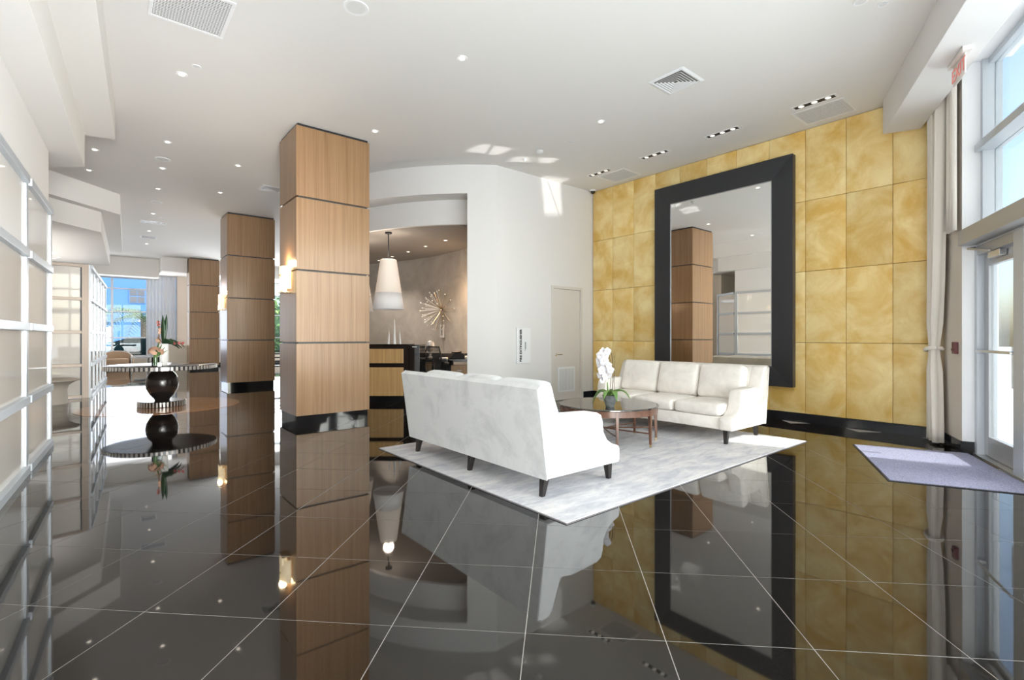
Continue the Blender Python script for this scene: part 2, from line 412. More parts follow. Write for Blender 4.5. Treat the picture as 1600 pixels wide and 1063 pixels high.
# white back wall with service door and cabinet
DX0, DX1 = 6.66, 7.52
wb = MB()
wb.box(5.32, DX0, YB, YB + 0.2, 0, H); wb.box(DX1, XG + 0.33, YB, YB + 0.2, 0, H); wb.box(DX0, DX1, YB, YB + 0.2, 2.235, H)
struct(wb.build('wall_back', m_wall))
bbk = MB().box(5.34, DX0 - 0.05, YB - 0.015, YB, 0, 0.13).box(DX1 + 0.05, XG - 0.02, YB - 0.015, YB, 0, 0.13).build('baseboard_back', m_base); struct(bbk)

dr = empty('door_1', (DX0, YB, 0), kind='structure')
fr = MB().box(DX0, DX0 + 0.05, YB - 0.02, YB + 0.1, 0, 2.235).box(DX1 - 0.05, DX1, YB - 0.02, YB + 0.1, 0, 2.235).box(DX0 + 0.05, DX1 - 0.05, YB - 0.02, YB + 0.1, 2.18, 2.235)
fr.build('door_frame', m_doorp, dr, bevel=0.004)
MB().box(DX0 + 0.058, DX1 - 0.053, YB + 0.005, YB + 0.05, 0.01, 2.175).build('door_leaf', m_doorp, dr, bevel=0.003)
MB().box(DX0 + 0.05, DX0 + 0.058, YB + 0.01, YB + 0.05, 0.01, 2.175).build('latch_gap', m_gap, dr)
for z in (0.25, 0.85, 1.45, 2.0):
    MB().tube([(DX1 - 0.052, YB - 0.004, z - 0.05), (DX1 - 0.052, YB - 0.004, z + 0.05)], 0.009).build('hinge', m_steel, dr, smooth=40)
hd = MB().lathe([(0.028, -0.01), (0.028, 0.0)], (0, 0, 0), 20)
hd2 = MB(); hd2.v = [(v[0] + DX0 + 0.13, YB + v[2] + 0.003, v[1] + 0.9) for v in hd.v]; hd2.f = hd.f
hd2.tube([(DX0 + 0.13, YB, 0.9), (DX0 + 0.13, YB - 0.05, 0.9), (DX0 + 0.25, YB - 0.055, 0.9)], 0.009)
hd2.build('door_handle', m_chrome, dr, smooth=40)
lv = MB().box(6.84, 7.32, YB - 0.004, YB + 0.006, 0.16, 0.65).build('louvre_grille', m_white, dr, bevel=0.003)
sl_ = MB()
for k in range(5):
    sl_.box(6.875 + k * 0.084, 6.875 + k * 0.084 + 0.07, YB - 0.012, YB - 0.003, 0.195, 0.615)
sl_.build('louvre_blade', m_grille, lv, bevel=0.003)

fc = empty('extinguisher_cabinet', (5.94, YB, 0.76), 'white recessed fire extinguisher cabinet with dark vertical lettering on back wall', 'cabinet')
cb = MB().box(5.775, 6.105, YB - 0.03, YB - 0.002, 0.76, 1.41).build('cabinet_frame', m_white, fc, bevel=0.004)
MB().box(5.81, 6.07, YB - 0.036, YB - 0.029, 0.80, 1.37).build('cabinet_door', m_white, fc, bevel=0.003)
def text(body, size, m, parent, loc, rot, ext=0.001, name='lettering', align='CENTER'):
    cu = bpy.data.curves.new(name, 'FONT'); cu.body = body; cu.size = size; cu.extrude = ext; cu.align_x = align; cu.align_y = 'CENTER'; cu.offset = 0.003 if size < 0.1 else 0.0
    cu.materials.append(m); o = bpy.data.objects.new(name, cu); C.objects.link(o); o.location = loc; o.rotation_euler = rot
    me = bpy.data.meshes.new_from_object(o); q = bpy.data.objects.new(name, me); C.objects.link(q); q.location = loc; q.rotation_euler = rot
    bpy.data.objects.remove(o); put(q, parent); return q
text('FIRE EXTINGUISHER', 0.066, m_ink, fc, (5.86, YB - 0.038, 1.085), (PI / 2, PI / 2 * -1, 0))
MB().box(5.955, 5.975, YB - 0.055, YB - 0.036, 1.02, 1.15).tube([(5.965, YB - 0.05, 1.03), (5.945, YB - 0.05, 0.985)], 0.006).build('cabinet_latch', m_alud, fc, bevel=0.003)
oc = empty('wall_outlet', (6.35, YB, 0.33), 'small white power outlet plate low on the back wall beside the grey door', 'outlet')
MB().box(6.315, 6.385, YB - 0.008, YB - 0.001, 0.30, 0.415).build('cover_plate', m_white, oc, bevel=0.003)
for z in (0.335, 0.38): MB().box(6.335, 6.365, YB - 0.011, YB - 0.007, z - 0.013, z + 0.013).build('socket', m_grille, oc, bevel=0.002)

# drum-shaped reception room
DC = Vector((7.66, 10.37, 0)); DR = 4.22
def dpt(a, r=DR): return (DC.x + r * math.cos(math.radians(a)), DC.y + r * math.sin(math.radians(a)))
def arcwall(c, r0, r1, a0, a1, z0, z1, n=24):
    b = MB(); grid = []
    A = [math.radians(lerp(a0, a1, i / n)) for i in range(n + 1)]
    outer = [(c.x + r0 * math.cos(a), c.y + r0 * math.sin(a)) for a in A]; inner = [(c.x + r1 * math.cos(a), c.y + r1 * math.sin(a)) for a in A]
    for i in range(n):
        b.prism([outer[i], outer[i + 1], inner[i + 1], inner[i]], z0, z1)
    bm_ = MB(); bm_.v = b.v; bm_.f = b.f
    return b
def arcsolid(c, r0, r1, a0, a1, z0, z1, n=24):
    A = [math.radians(lerp(a0, a1, i / n)) for i in range(n + 1)]
    poly = [(c.x + r0 * math.cos(a), c.y + r0 * math.sin(a)) for a in A] + [(c.x + r1 * math.cos(a), c.y + r1 * math.sin(a)) for a in reversed(A)]
    b = MB(); N_ = len(poly); m = n + 1
    vs = [(x, y, z0) for x, y in poly] + [(x, y, z1) for x, y in poly]; fs = []
    for i in range(n):
        fs.append((i, i + 1, N_ - 2 - i, N_ - 1 - i)); fs.append((i + N_, i + 1 + N_, 2 * N_ - 2 - i, 2 * N_ - 1 - i))
    for i in range(N_): fs.append((i, (i + 1) % N_, (i + 1) % N_ + N_, i + N_))
    return b.add(vs, fs)
dw = arcsolid(DC, DR, DR - 0.12, 229.5, 236.6, 0, H, 6).build('wall_drum', m_wall, smooth=30); struct(dw)
struct(arcsolid(DC, DR, DR - 0.12, 118, 180, 0, H, 20).build('wall_drum', m_wall, smooth=30))
struct(arcsolid(DC, DR, DR - 0.12, 180, 229.5, 3.75, H, 20).build('trim_1', m_wall, smooth=30))
struct(arcsolid(DC, DR - 0.12, DR - 0.40, 178, 236, 3.75, 3.83, 20).build('trim_2', m_soff, smooth=30))
struct(arcsolid(DC, DR - 0.40, DR - 0.48, 178, 236, 3.30, 3.83, 20).build('trim_3', m_wall, smooth=30))
BC = Vector((0.4, 10.43, 0)); BR = 6.18
struct(arcsolid(BC, BR, BR + 0.15, -27, 37, 0, 3.4, 32).build('wall_reception', m_grey, smooth=30))
ic = [(BC.x + (BR + 0.1) * math.cos(math.radians(a)), BC.y + (BR + 0.1) * math.sin(math.radians(a))) for a in range(-24, 37, 4)]
ic += [dpt(a, DR - 0.47) for a in range(118, 232, 6)]
struct(MB().prism(ic, 3.30, 3.36).build('ceiling_reception', m_gceil))
struct(MB().prism([(5.2, 6.95), (5.35, 7.05), (6.3, 7.9), (6.0, 8.0)], 0, 3.3).build('wall_reception_side', m_grey))

# window wall ------------------------------------------------------
def wbox(b, s0, s1, o0, o1, z0, z1): return b.box(s0, s1, o0, o1, z0, z1, win)
ww = MB(); wbox(ww, -0.86, 0, 0, 0.30, 0, 4.75); struct(ww.build('wall_window_side', m_beige))
ww = MB(); wbox(ww, -0.001, 0.012, 0.0, 0.14, 0, 2.22); wbox(ww, -0.001, 0.012, 0.0, 0.25, 2.38, 4.16); struct(ww.build('trim_4', m_white))
ww = MB(); wbox(ww, 0, 14.0, 0.0, 0.40, 4.16, 4.75); struct(ww.build('wall_window_head', m_white))
ww = MB(); wbox(ww, -0.86, 14, -0.53, -0.147, 3.83, 4.78); struct(ww.build('trim_5', m_wall, bevel=0.004))
ww = MB(); wbox(ww, -0.86, 14, -0.20, 0.42, 4.70, 4.80); struct(ww.build('ceiling_pocket', m_ceil))
bw = MB(); wbox(bw, -0.80, 0.0, -0.016, 0.0, 0, 0.13); wbox(bw, -0.016, 0.02, -0.016, 0.14, 0, 0.13); struct(bw.build('baseboard_window_side', m_base, bevel=0.002))

w1 = empty('window_1', win(0.02, 0.2, 2.38), kind='structure')
hb = MB(); wbox(hb, -0.012, 14, -0.03, 0.12, 2.22, 2.38); hb.build('header_beam', m_alud, w1, bevel=0.004)
hb = MB(); wbox(hb, 0.015, 14, 0.12, 0.30, 2.20, 2.38); hb.build('header_channel', m_white, w1)
hb = MB(); wbox(hb, 0.015, 14, 0.10, 0.30, 3.20, 3.28); hb.build('transom', m_alu, w1, bevel=0.004)
hb = MB(); wbox(hb, 0.015, 14, 0.20, 0.30, 2.38, 2.44); hb.build('sill_rail', m_alu, w1, bevel=0.003)
hb = MB(); wbox(hb, 0.015, 14, 0.20, 0.30, 4.10, 4.16); hb.build('head_rail', m_alu, w1, bevel=0.003)
ms = [0.035, 1.03, 2.2, 3.6, 5.0, 6.4, 7.8, 9.2, 10.6, 12.0, 13.9]
for s in ms:
    mb = MB(); wbox(mb, s - 0.03, s + 0.03, 0.15, 0.31, 2.38, 4.16); mb.build('mullion', m_alu, w1, bevel=0.003)
for a, b_ in zip(ms[:-1], ms[1:]):
    for z0, z1 in ((2.44, 3.20), (3.28, 4.10)):
        g = MB(); wbox(g, a + 0.03, b_ - 0.03, 0.245, 0.255, z0, z1); g.build('glass_pane', m_glass, w1)

d2 = empty('door_2', win(0.02, 0.2, 0), kind='structure')
jb = MB(); wbox(jb, 0.012, 0.075, 0.10, 0.27, 0, 2.20); jb.build('door_jamb', m_alu, d2, bevel=0.006)
jb = MB(); wbox(jb, 0.075, 0.93, 0.10, 0.27, 2.10, 2.20); jb.build('door_head', m_alud, d2, bevel=0.006)
jb = MB(); wbox(jb, 0.0, 14, 0.08, 0.30, 0.0, 0.015); jb.build('threshold', m_steel, d2)
def leaf(s0, s1):
    lf = empty('door_leaf', win(s0, 0.2, 0)); put(lf, d2)
    b = MB(); wbox(b, s0, s0 + 0.10, 0.16, 0.21, 0.02, 2.09); wbox(b, s1 - 0.10, s1, 0.16, 0.21, 0.02, 2.09)
    wbox(b, s0 + 0.10, s1 - 0.10, 0.16, 0.21, 0.02, 0.22); wbox(b, s0 + 0.10, s1 - 0.10, 0.16, 0.21, 1.98, 2.09)
    b.build('stile', m_alud, lf, bevel=0.004)
    g = MB(); wbox(g, s0 + 0.10, s1 - 0.10, 0.18, 0.19, 0.22, 1.98); g.build('glass', m_glass, lf)
    q = MB(); q.tube([win(s0 + 0.03, 0.16, 1.10), win(s0 + 0.03, 0.09, 1.10), win(s1 - 0.03, 0.09, 1.10), win(s1 - 0.03, 0.16, 1.10)], 0.014); q.build('push_bar', m_steel, lf, smooth=40)
    q = MB(); wbox(q, s0 + 0.45, s0 + 0.50, 0.215, 0.235, 0.75, 1.15); q.build('pull_plate', m_alud, lf, bevel=0.003)
leaf(0.08, 0.93)
jb = MB(); wbox(jb, 0.93, 1.13, 0.09, 0.30, 0, 2.20); jb.build('door_post', m_alu, d2, bevel=0.006)
leaf(1.14, 2.10)
jb = MB(); wbox(jb, 2.10, 2.25, 0.09, 0.30, 0, 2.20); jb.build('door_post', m_alu, d2, bevel=0.006)
cb_ = MB(); wbox(cb_, 0.35, 0.62, 0.10, 0.155, 2.03, 2.09); cb_.tube([win(0.48, 0.08, 2.10), win(0.20, -0.01, 2.16)], 0.012).tube([win(0.20, -0.01, 2.16), win(0.05, 0.10, 2.19)], 0.010)
cb_.build('door_closer', m_steel, d2, bevel=0.003)
w2 = empty('window_2', win(2.3, 0.2, 0), kind='structure')
for k, s in enumerate([3.6, 5.0, 6.4, 7.8, 9.2, 10.6, 12.0, 13.9]):
    q = MB(); wbox(q, s - 0.04, s + 0.04, 0.12, 0.28, 0, 2.20); q.build('mullion', m_alu, w2, bevel=0.004)
for a, b_ in zip([2.2, 3.6, 5.0, 6.4, 7.8, 9.2, 10.6, 12.0], [3.6, 5.0, 6.4, 7.8, 9.2, 10.6, 12.0, 13.9]):
    q = MB(); wbox(q, a + 0.045, b_ - 0.04, 0.18, 0.19, 0.08, 2.20); q.build('glass_pane', m_glass, w2)
    q = MB(); wbox(q, a + 0.045, b_ - 0.04, 0.13, 0.26, 0.015, 0.08); q.build('sill_rail', m_alud, w2)

# room end and left side behind the partitions
struct(MB().box(-3.3, -3.15, -4, 25, 0, H).build('wall_left', m_cream))
struct(MB().box(-3.15, -1.12, 8.68, 8.80, 0, 3.40).build('wall_left_room_end', m_cream))

# soffits over the partition line
def psoff(name, poly, z0, z1, m=m_soff): return struct(MB().prism(poly, z0, z1).build(name, m))
b1 = Vector((0.14, 8.3, 0)); e1 = b1 - UP * 11
psoff('trim_6', [(b1.x, b1.y), (-0.20, 8.35), (-0.8, 8.88), (-3.15, 8.88), (-3.15, -3.2), (e1.x, e1.y)], 3.82, H + 0.02)
b2 = Vector((-0.16, 8.29, 0)); e2 = b2 - UP * 10.6
psoff('trim_7', [(b2.x, b2.y), (-0.77, 8.84), (-3.15, 8.84), (-3.15, -2.6), (e2.x, e2.y)], 3.40, 3.85)
psoff('wall_over_partition', [par(0.0, 0, 0)[:2], par(9.6, 0, 0)[:2], par(9.6, 0.12, 0)[:2], par(0.0, 0.12, 0)[:2]], 2.72, 3.42, m_wall)
psoff('trim_8', [(-0.80, 12.10), (0.31, 13.34), (0.50, 19.3), (-3.15, 19.3), (-3.15, 12.10)], 3.82, H + 0.02)
psoff('trim_9', [(-0.86, 12.34), (0.00, 13.30), (0.20, 19.25), (-3.15, 19.25), (-3.15, 12.34)], 3.40, 3.85)
psoff('trim_10', [(-3.15, 23.7), (1.75, 23.7), (1.75, 25.0), (-3.15, 25.0)], 3.55, H + 0.02)
psoff('trim_11', [(1.75, 22.7), (2.55, 22.7), (2.55, 25.0), (1.75, 25.0)], 3.72, H + 0.02)
psoff('trim_12', [(2.55, 22.9), (9.2, 22.9), (9.2, 25.0), (2.55, 25.0)], 3.72, H + 0.02)

# far glazed wall
FY = 25.0
w3 = empty('window_3', (1, FY, 0), kind='structure')
struct(MB().box(-3.2, 9.3, FY - 0.05, FY + 0.15, 0, 0.44).build('wall_far_low', m_cream))
struct(MB().box(-3.2, 9.3, FY - 0.075, FY - 0.05, 0, 0.11).build('baseboard_far', m_base))
struct(MB().box(2.42, 2.98, FY - 0.4, FY + 0.15, 0, H).build('wall_far_pier', m_beige))
struct(MB().box(9.25, 9.4, 7, 25.2, 0, H).build('wall_far_right', m_wall))
struct(MB().box(6.3, 9.3, 14.3, 14.45, 0, H).build('wall_drum_back', m_wall))
fx = [-3.1, -1.5, 0.33, 2.1, 4.0, 5.8, 7.6, 9.2]
for x in fx: MB().box(x - 0.035, x + 0.035, FY - 0.02, FY + 0.1, 0.44, 3.8).build('mullion', m_alud, w3)
for z in (0.47, 1.20, 2.24, 3.15, 3.75): MB().box(-3.1, 9.2, FY - 0.015, FY + 0.09, z - 0.025, z + 0.025).build('transom', m_alud, w3)
for a, b_ in zip(fx[:-1], fx[1:]):
    for z0, z1 in ((0.495, 1.175), (1.225, 2.215), (2.265, 3.125), (3.175, 3.725)):
        MB().box(a + 0.035, b_ - 0.035, FY + 0.03, FY + 0.04, z0, z1).build('glass_pane', m_glass, w3)

# ================================================================== COLUMNS
def column(x0, x1, y0, y1, label, Lz=((0.132, 1.16), (1.16, 2.185), (2.185, 3.215), (3.215, 4.225))):
    r = empty('clad_column', ((x0 + x1) / 2, (y0 + y1) / 2, 0), label, 'column', 'wood clad columns')
    MB().box(x0 + 0.03, x1 - 0.03, y0 + 0.03, y1 - 0.03, 0.10, H).build('core', m_gap, r)
    MB().box(x0 + 0.02, x1 - 0.02, y0 + 0.02, y1 - 0.02, 0, 0.132).build('plinth', m_bgloss, r)
    MB().box(x0 + 0.02, x1 - 0.02, y0 + 0.02, y1 - 0.02, 4.225, 4.249).build('cap_strip', m_black, r)
    g = 0.013
    for z0, z1 in Lz:
        for k in range(4):
            b = MB()
            if k == 0: bx = (x0, x1, y0, y0 + 0.028)
            elif k == 1: bx = (x0, x1, y1 - 0.028, y1)
            elif k == 2: bx = (x0, x0 + 0.028, y0 + 0.0285, y1 - 0.0285)
            else: bx = (x1 - 0.028, x1, y0 + 0.0285, y1 - 0.0285)
            c = ((bx[0] + bx[1]) / 2, (bx[2] + bx[3]) / 2, (z0 + z1) / 2)
            b.box(*bx, z0 + g * (z0 > 0.2), z1 - g).build('wood_panel', m_wood, r, bevel=0.0015, seg=1, origin=c)
    return r
column(2.10, 3.17, 7.256, 8.09, 'nearest square column clad in tan wood panels, beside the reception opening')
column(2.33, 3.40, 13.55, 14.40, 'middle square wood panelled column of the row, behind the nearest one')
column(2.58, 3.57, 22.3, 23.1, 'farthest square wood panelled column near the far window')

def sconce(x, y, z, label):
    """wall lamp on the left face of a column; x is the face"""
    r = empty('wall_sconce', (x, y, z), label, 'wall lamp', 'column sconces')
    MB().box(x - 0.012, x, y - 0.09, y + 0.09, z - 0.13, z + 0.05).build('back_plate', m_brass, r, bevel=0.003)
    gl = MB()
    pts = [(x - 0.015 - 0.10 * math.sin(a), y + 0.17 * math.cos(a)) for a in [PI * i / 12 for i in range(13)]]
    n = len(pts)
    gl.add([(p[0], p[1], z - 0.17) for p in pts] + [(p[0], p[1], z + 0.16) for p in pts], [(i, i + 1, i + 1 + n, i + n) for i in range(n - 1)])
    gl.build('glass_shade', m_sconce, r, smooth=60, solid=0.006)
    MB().box(x - 0.125, x - 0.05, y - 0.10, y + 0.02, z - 0.20, z - 0.10).build('lower_glass', m_sconce, r, bevel=0.006)
    MB().box(x - 0.12, x, y - 0.13, y + 0.09, z - 0.225, z - 0.205).build('metal_tray', m_brass, r, bevel=0.004)
    MB().tube([(x - 0.115, y - 0.02, z + 0.03), (x - 0.135, y - 0.02, z + 0.03)], 0.014).build('finial', m_brass, r, smooth=40)
    l = bpy.data.lights.new('sconce_glow', 'POINT'); l.energy = 17; l.color = (1, 0.74, 0.42); l.shadow_soft_size = 0.05
    o = bpy.data.objects.new('sconce_glow', l); C.objects.link(o); o.location = (x - 0.08, y, z + 0.21); put(o, r)
sconce(2.10, 7.62, 2.10, 'glowing glass wall sconce on the nearest wood column')
sconce(2.33, 13.95, 2.12, 'glowing glass wall sconce on the middle wood column')

# ================================================================== GLASS PARTITIONS
def partition(name, label, t_list, frame, o_pane=0.06, pane=None):
    r = empty(name, par(t_list[0], 0, 0), label, 'partition', 'gridded glass partitions')
    zr = [0.035, 0.67, 1.34, 2.01, 2.68]
    for t in t_list:
        b = MB().box(t, t + 0.10, -0.03, 0.10, 0, 2.715, par); b.build('post', frame, r, bevel=0.003)
    for a, c in zip(t_list[:-1], t_list[1:]):
        for z in zr:
            MB().box(a + 0.10, c, -0.055, 0.07, z - 0.035, z + 0.035, par).build('rail', frame, r, bevel=0.003)
        for z0, z1 in zip(zr[:-1], zr[1:]):
            MB().box(a + 0.10, c, -0.012, -0.002, z0 + 0.035, z1 - 0.035, par).build('pane', pane or m_pane, r)
        MB().box(c - 0.012, c, -0.018, -0.012, 0.07, 2.645, par).build('gasket', m_gasket, r)
    return r
partition('glass_partition', 'pale grey framed grid of cream glass panes at the left edge, nearest partition', [0.0, 1.5, 3.0, 4.5, 6.0, 7.5, 9.0], m_alu)
partition('glass_partition', 'white framed run of glass panes beyond the round table, leading to the far window', [-10.9, -9.8, -8.7, -7.6, -6.55, -5.5], m_alu)
rt = empty('glass_partition', par(0, 0, 0), 'short diagonal return of the nearest partition, seen in the big mirror', 'partition', 'gridded glass partitions')
dq = Vector((-0.53, 0.85, 0)).normalized(); nq = Vector((-dq.y, dq.x, 0)); q0 = Vector(par(-0.03, 0.02, 0))
def rp(s_, o_, z): p = q0 + dq * s_ + nq * o_; return (p.x, p.y, z)
for z in (0.035, 0.67, 1.34, 2.01, 2.68): MB().box(0.0, 0.92, -0.02, 0.05, z - 0.035, z + 0.035, rp).build('rail', m_alu, rt, bevel=0.003)
for z0_, z1_ in ((0.07, 0.635), (0.705, 1.305), (1.375, 1.975), (2.045, 2.645)): MB().box(0.0, 0.92, 0.0, 0.01, z0_, z1_, rp).build('pane', m_pane, rt)
MB().box(0.92, 1.0, -0.03, 0.06, 0, 2.715, rp).build('post', m_alu, rt, bevel=0.003)
# return face
FA = Vector(par(-5.42, 0, 0)); 
r = empty('glass_partition', FA, 'partition with shade-darkened frame facing the viewer, with white panes, behind the nearest partition', 'partition', 'gridded glass partitions')
def fa(s, o, z): return (FA.x - s * 0.985, FA.y + o - s * 0.17, z)
zr = [0.035, 0.67, 1.34, 2.01, 2.68]
MB().box(-0.0, 0.11, -0.02, 0.10, 0, 2.715, fa).build('post', m_alushade, r, bevel=0.003)
MB().box(0.11, 0.13, 0.0, 0.05, 0.07, 2.645, fa).build('gasket', m_gasket, r)
for a, c in ((0.11, 1.45), (1.55, 2.6)):
    for z in zr: MB().box(a, c, -0.03, 0.07, z - 0.03, z + 0.03, fa).build('rail', m_alushade, r, bevel=0.003)
    for z0, z1 in zip(zr[:-1], zr[1:]): MB().box(a, c, 0.03, 0.04, z0 + 0.03, z1 - 0.03, fa).build('pane', m_white if False else m_pane, r)
MB().box(1.45, 1.55, -0.02, 0.10, 0, 2.715, fa).build('post', m_alushade, r, bevel=0.003)

# ================================================================== MIRROR
mr = empty('framed_mirror', (XG - 0.04, 4.12, 0.5), 'huge rectangular mirror in a wide dark charcoal frame on the gold wall', 'mirror')
y0, y1, z0, z1 = 2.95, 5.29, 0.505, 3.915; iy0, iy1, iz0, iz1 = 3.255, 4.985, 0.80, 3.60
xo, xi = XG - 0.105, XG - 0.085
def frame_side(A, B, Ci, Di):
    """mitred length: A,B outer corners, Ci,Di inner corners (y,z)"""
    b = MB()
    vs = [(xo, *A), (xo, *B), (xi, *Ci), (xi, *Di), (XG - 0.001, *A), (XG - 0.001, *B), (XG - 0.001, *Ci), (XG - 0.001, *Di)]
    b.add(vs, [(0, 1, 2, 3), (4, 7, 6, 5), (0, 4, 5, 1), (2, 6, 7, 3), (1, 5, 6, 2), (0, 3, 7, 4)])
    b.build('frame_rail', m_frame, mr, bevel=0.004, seg=1)
frame_side((y0, z1), (y1, z1), (iy1, iz1), (iy0, iz1)); frame_side((y1, z0), (y0, z0), (iy0, iz0), (iy1, iz0))
frame_side((y0, z0), (y0, z1), (iy0, iz1), (iy0, iz0)); frame_side((y1, z1), (y1, z0), (iy1, iz0), (iy1, iz1))
MB().box(XG - 0.070, XG - 0.060, iy0, iy1, iz0, iz1).build('mirror_glass', m_mirror, mr)
bd = MB()
for a in ((iy0, iy0 + 0.012, iz0, iz1), (iy1 - 0.012, iy1, iz0, iz1), (iy0, iy1, iz0, iz0 + 0.012), (iy0, iy1, iz1 - 0.012, iz1)): bd.box(XG - 0.078, XG - 0.070, *a)
bd.build('inner_bead', m_alud, mr)

# ================================================================== SOFAS
def sofa(label, m, loc, rot):
    r = empty('sofa', (0, 0, 0), label, 'sofa', 'ivory velvet sofas')
    L2 = 1.08; at = 0.15
    prof = [(0.035, 0.155), (0.88, 0.155), (0.895, 0.17), (0.895, 0.275), (0.88, 0.30), (0.80, 0.325), (0.73, 0.37), (0.685, 0.44), (0.675, 0.53), (0.655, 0.585), (0.60, 0.61), (0.30, 0.625), (0.195, 0.605), (0.165, 0.63), (0.085, 0.83), (0.05, 0.86), (-0.02, 0.867), (-0.062, 0.85)]
    for sgn in (-1, 1):
        ya, yb = sorted((sgn * (L2 - at), sgn * L2)); b = MB(); n = len(prof)
        b.add([(x, ya, z) for x, z in prof] + [(x, yb, z) for x, z in prof], [tuple(reversed(range(n))), tuple(range(n, 2 * n))] + [(i, (i + 1) % n, (i + 1) % n + n, i + n) for i in range(n)])
        b.build('arm', m, r, bevel=0.012, seg=2, smooth=50)
    # leaning back
    bp = [(0.035, 0.155), (0.20, 0.155), (0.205, 0.50), (0.10, 0.80), (0.05, 0.855), (-0.02, 0.866), (-0.062, 0.85)]
    n = len(bp); b = MB(); b.add([(x, -L2 + at, z) for x, z in bp] + [(x, L2 - at, z) for x, z in bp], [tuple(reversed(range(n))), tuple(range(n, 2 * n))] + [(i, (i + 1) % n, (i + 1) % n + n, i + n) for i in range(n)])
    b.build('back', m, r, bevel=0.012, seg=2, smooth=50)
    q = 0.009; pp = [(0.036, 0.15), (0.036 - q, 0.15), (-0.064 - q, 0.845), (-0.03, 0.874), (-0.02, 0.866), (-0.062, 0.85)]
    n = len(pp); b = MB(); b.add([(x, -L2 + 0.004, z) for x, z in pp] + [(x, L2 - 0.004, z) for x, z in pp], [tuple(reversed(range(n))), tuple(range(n, 2 * n))] + [(i, (i + 1) % n, (i + 1) % n + n, i + n) for i in range(n)])
    b.build('back_panel', m, r)
    for sg in (-1, 1): MB().tube([(0.030, sg * L2, 0.155), (-0.066, sg * L2, 0.848), (-0.02, sg * L2, 0.87)], 0.005, 6).build('welt', m, r, smooth=60)
    MB().box(0.20, 0.86, -L2 + at, L2 - at, 0.155, 0.30).build('seat_base', m, r, bevel=0.01, smooth=50)
    wc = (2 * (L2 - at)) / 3
    for k in range(3):
        yc = -L2 + at + wc * (k + 0.5)
        c = rounded_box(0.335, wc / 2 - 0.006, 0.075, 0.05, puff=(0.02, 0.0, 0.22)); o = c.build('seat_cushion', m, r, smooth=60, subsurf=1); o.location = (0.545, yc, 0.375)
        c = rounded_box(0.085, wc / 2 - 0.008, 0.225, 0.06, puff=(0.30, 0.0, 0.02)); o = c.build('back_cushion', m, r, smooth=60, subsurf=1)
        o.location = (0.225, yc, 0.655); o.rotation_euler = (random.uniform(-0.02, 0.02), -0.27, random.uniform(-0.03, 0.03))
    for x, dx in ((0.10, -0.03), (0.84, 0.015)):
        for y in ((-0.98, 0, 0.98) if x < 0.5 else (-0.99, 0.99)):
            b = MB(); h = 0.16
            b.add([(x - 0.03, y - 0.03, h), (x + 0.03, y - 0.03, h), (x + 0.03, y + 0.03, h), (x - 0.03, y + 0.03, h),
                   (x - 0.018 + dx, y - 0.018, 0), (x + 0.018 + dx, y - 0.018, 0), (x + 0.018 + dx, y + 0.018, 0), (x - 0.018 + dx, y + 0.018, 0)],
                  [(0, 1, 2, 3), (7, 6, 5, 4), (0, 4, 5, 1), (1, 5, 6, 2), (2, 6, 7, 3), (3, 7, 4, 0)])
            b.build('leg', m_leg, r, bevel=0.003)
    r.location = loc; r.rotation_euler = (0, 0, rot)
    return r
sofa('white velvet sofa seen from behind, nearest the viewer on the rug', m_sofa, (2.56, 3.79, 0.011), 0)
sofa('ivory sofa facing the viewer in front of the big mirror', m_sofaw, (6.40, 3.82, 0.011), PI)

# rug and entrance mat
rg = empty('area_rug', (4.42, 3.75, 0), 'large silver grey mottled rug under both sofas and the coffee table', 'rug')
MB().box(2.385, 6.445, 2.31, 5.19, 0.0012, 0.011).build('pile', m_rug, rg, bevel=0.002)
MB().box(2.375, 6.455, 2.30, 5.20, 0.001, 0.006).build('binding', m_rugedge, rg)
A = Vector((6.68, 1.90, 0)); um = Vector((math.cos(math.radians(25)), math.sin(math.radians(25)), 0)); vm = Vector((um.y, -um.x, 0))
def mx(s, o, z): p = A - um * s + vm * o; return (p.x, p.y, z)
mt = empty('entrance_mat', mx(0.8, 0.5, 0), 'blue grey ribbed entrance mat inside the glass door', 'mat')
MB().box(0.015, 1.575, 0.015, 1.01, 0.001, 0.010, mx).build('mat_pile', m_mat, mt)
MB().box(0, 1.59, 0, 1.025, 0.0008, 0.006, mx).build('rubber_border', m_matedge, mt)

# ================================================================== COFFEE TABLE
CT = Vector((4.68, 3.84, 0.011))
ct = empty('coffee_table', CT, 'round walnut coffee table with smoked glass top between the sofas', 'coffee table')
MB().lathe([(0.575, 0.419), (0.585, 0.425), (0.585, 0.434), (0.578, 0.44)], CT, 64).build('glass_top', m_tglass, ct, smooth=40)
MB().lathe([(0.54, 0.352), (0.572, 0.352), (0.572, 0.418), (0.54, 0.418), (0.54, 0.352)], CT, 64, caps=False).build('apron', m_twood, ct, smooth=40)
for k in range(8):
    a = math.radians(4 + 45 * k); b = MB(); ca, sa = math.cos(a), math.sin(a)
    lx = lambda u, v, z: (CT.x + ca * u - sa * v, CT.y + sa * u + ca * v, CT.z + z)
    b.add([lx(*p) for p in ((0.535, -0.018, 0.418), (0.578, -0.018, 0.418), (0.578, 0.018, 0.418), (0.535, 0.018, 0.418), (0.555, -0.010, 0.03), (0.578, -0.010, 0.03), (0.578, 0.010, 0.03), (0.555, 0.010, 0.03))],
          [(0, 1, 2, 3), (7, 6, 5, 4), (0, 4, 5, 1), (1, 5, 6, 2), (2, 6, 7, 3), (3, 7, 4, 0)])
    lg = b.build('leg', m_twood, ct, bevel=0.002)
    MB().box(0.556, 0.577, -0.009, 0.009, 0, 0.031, lx).build('ferrule', m_brass, lg)
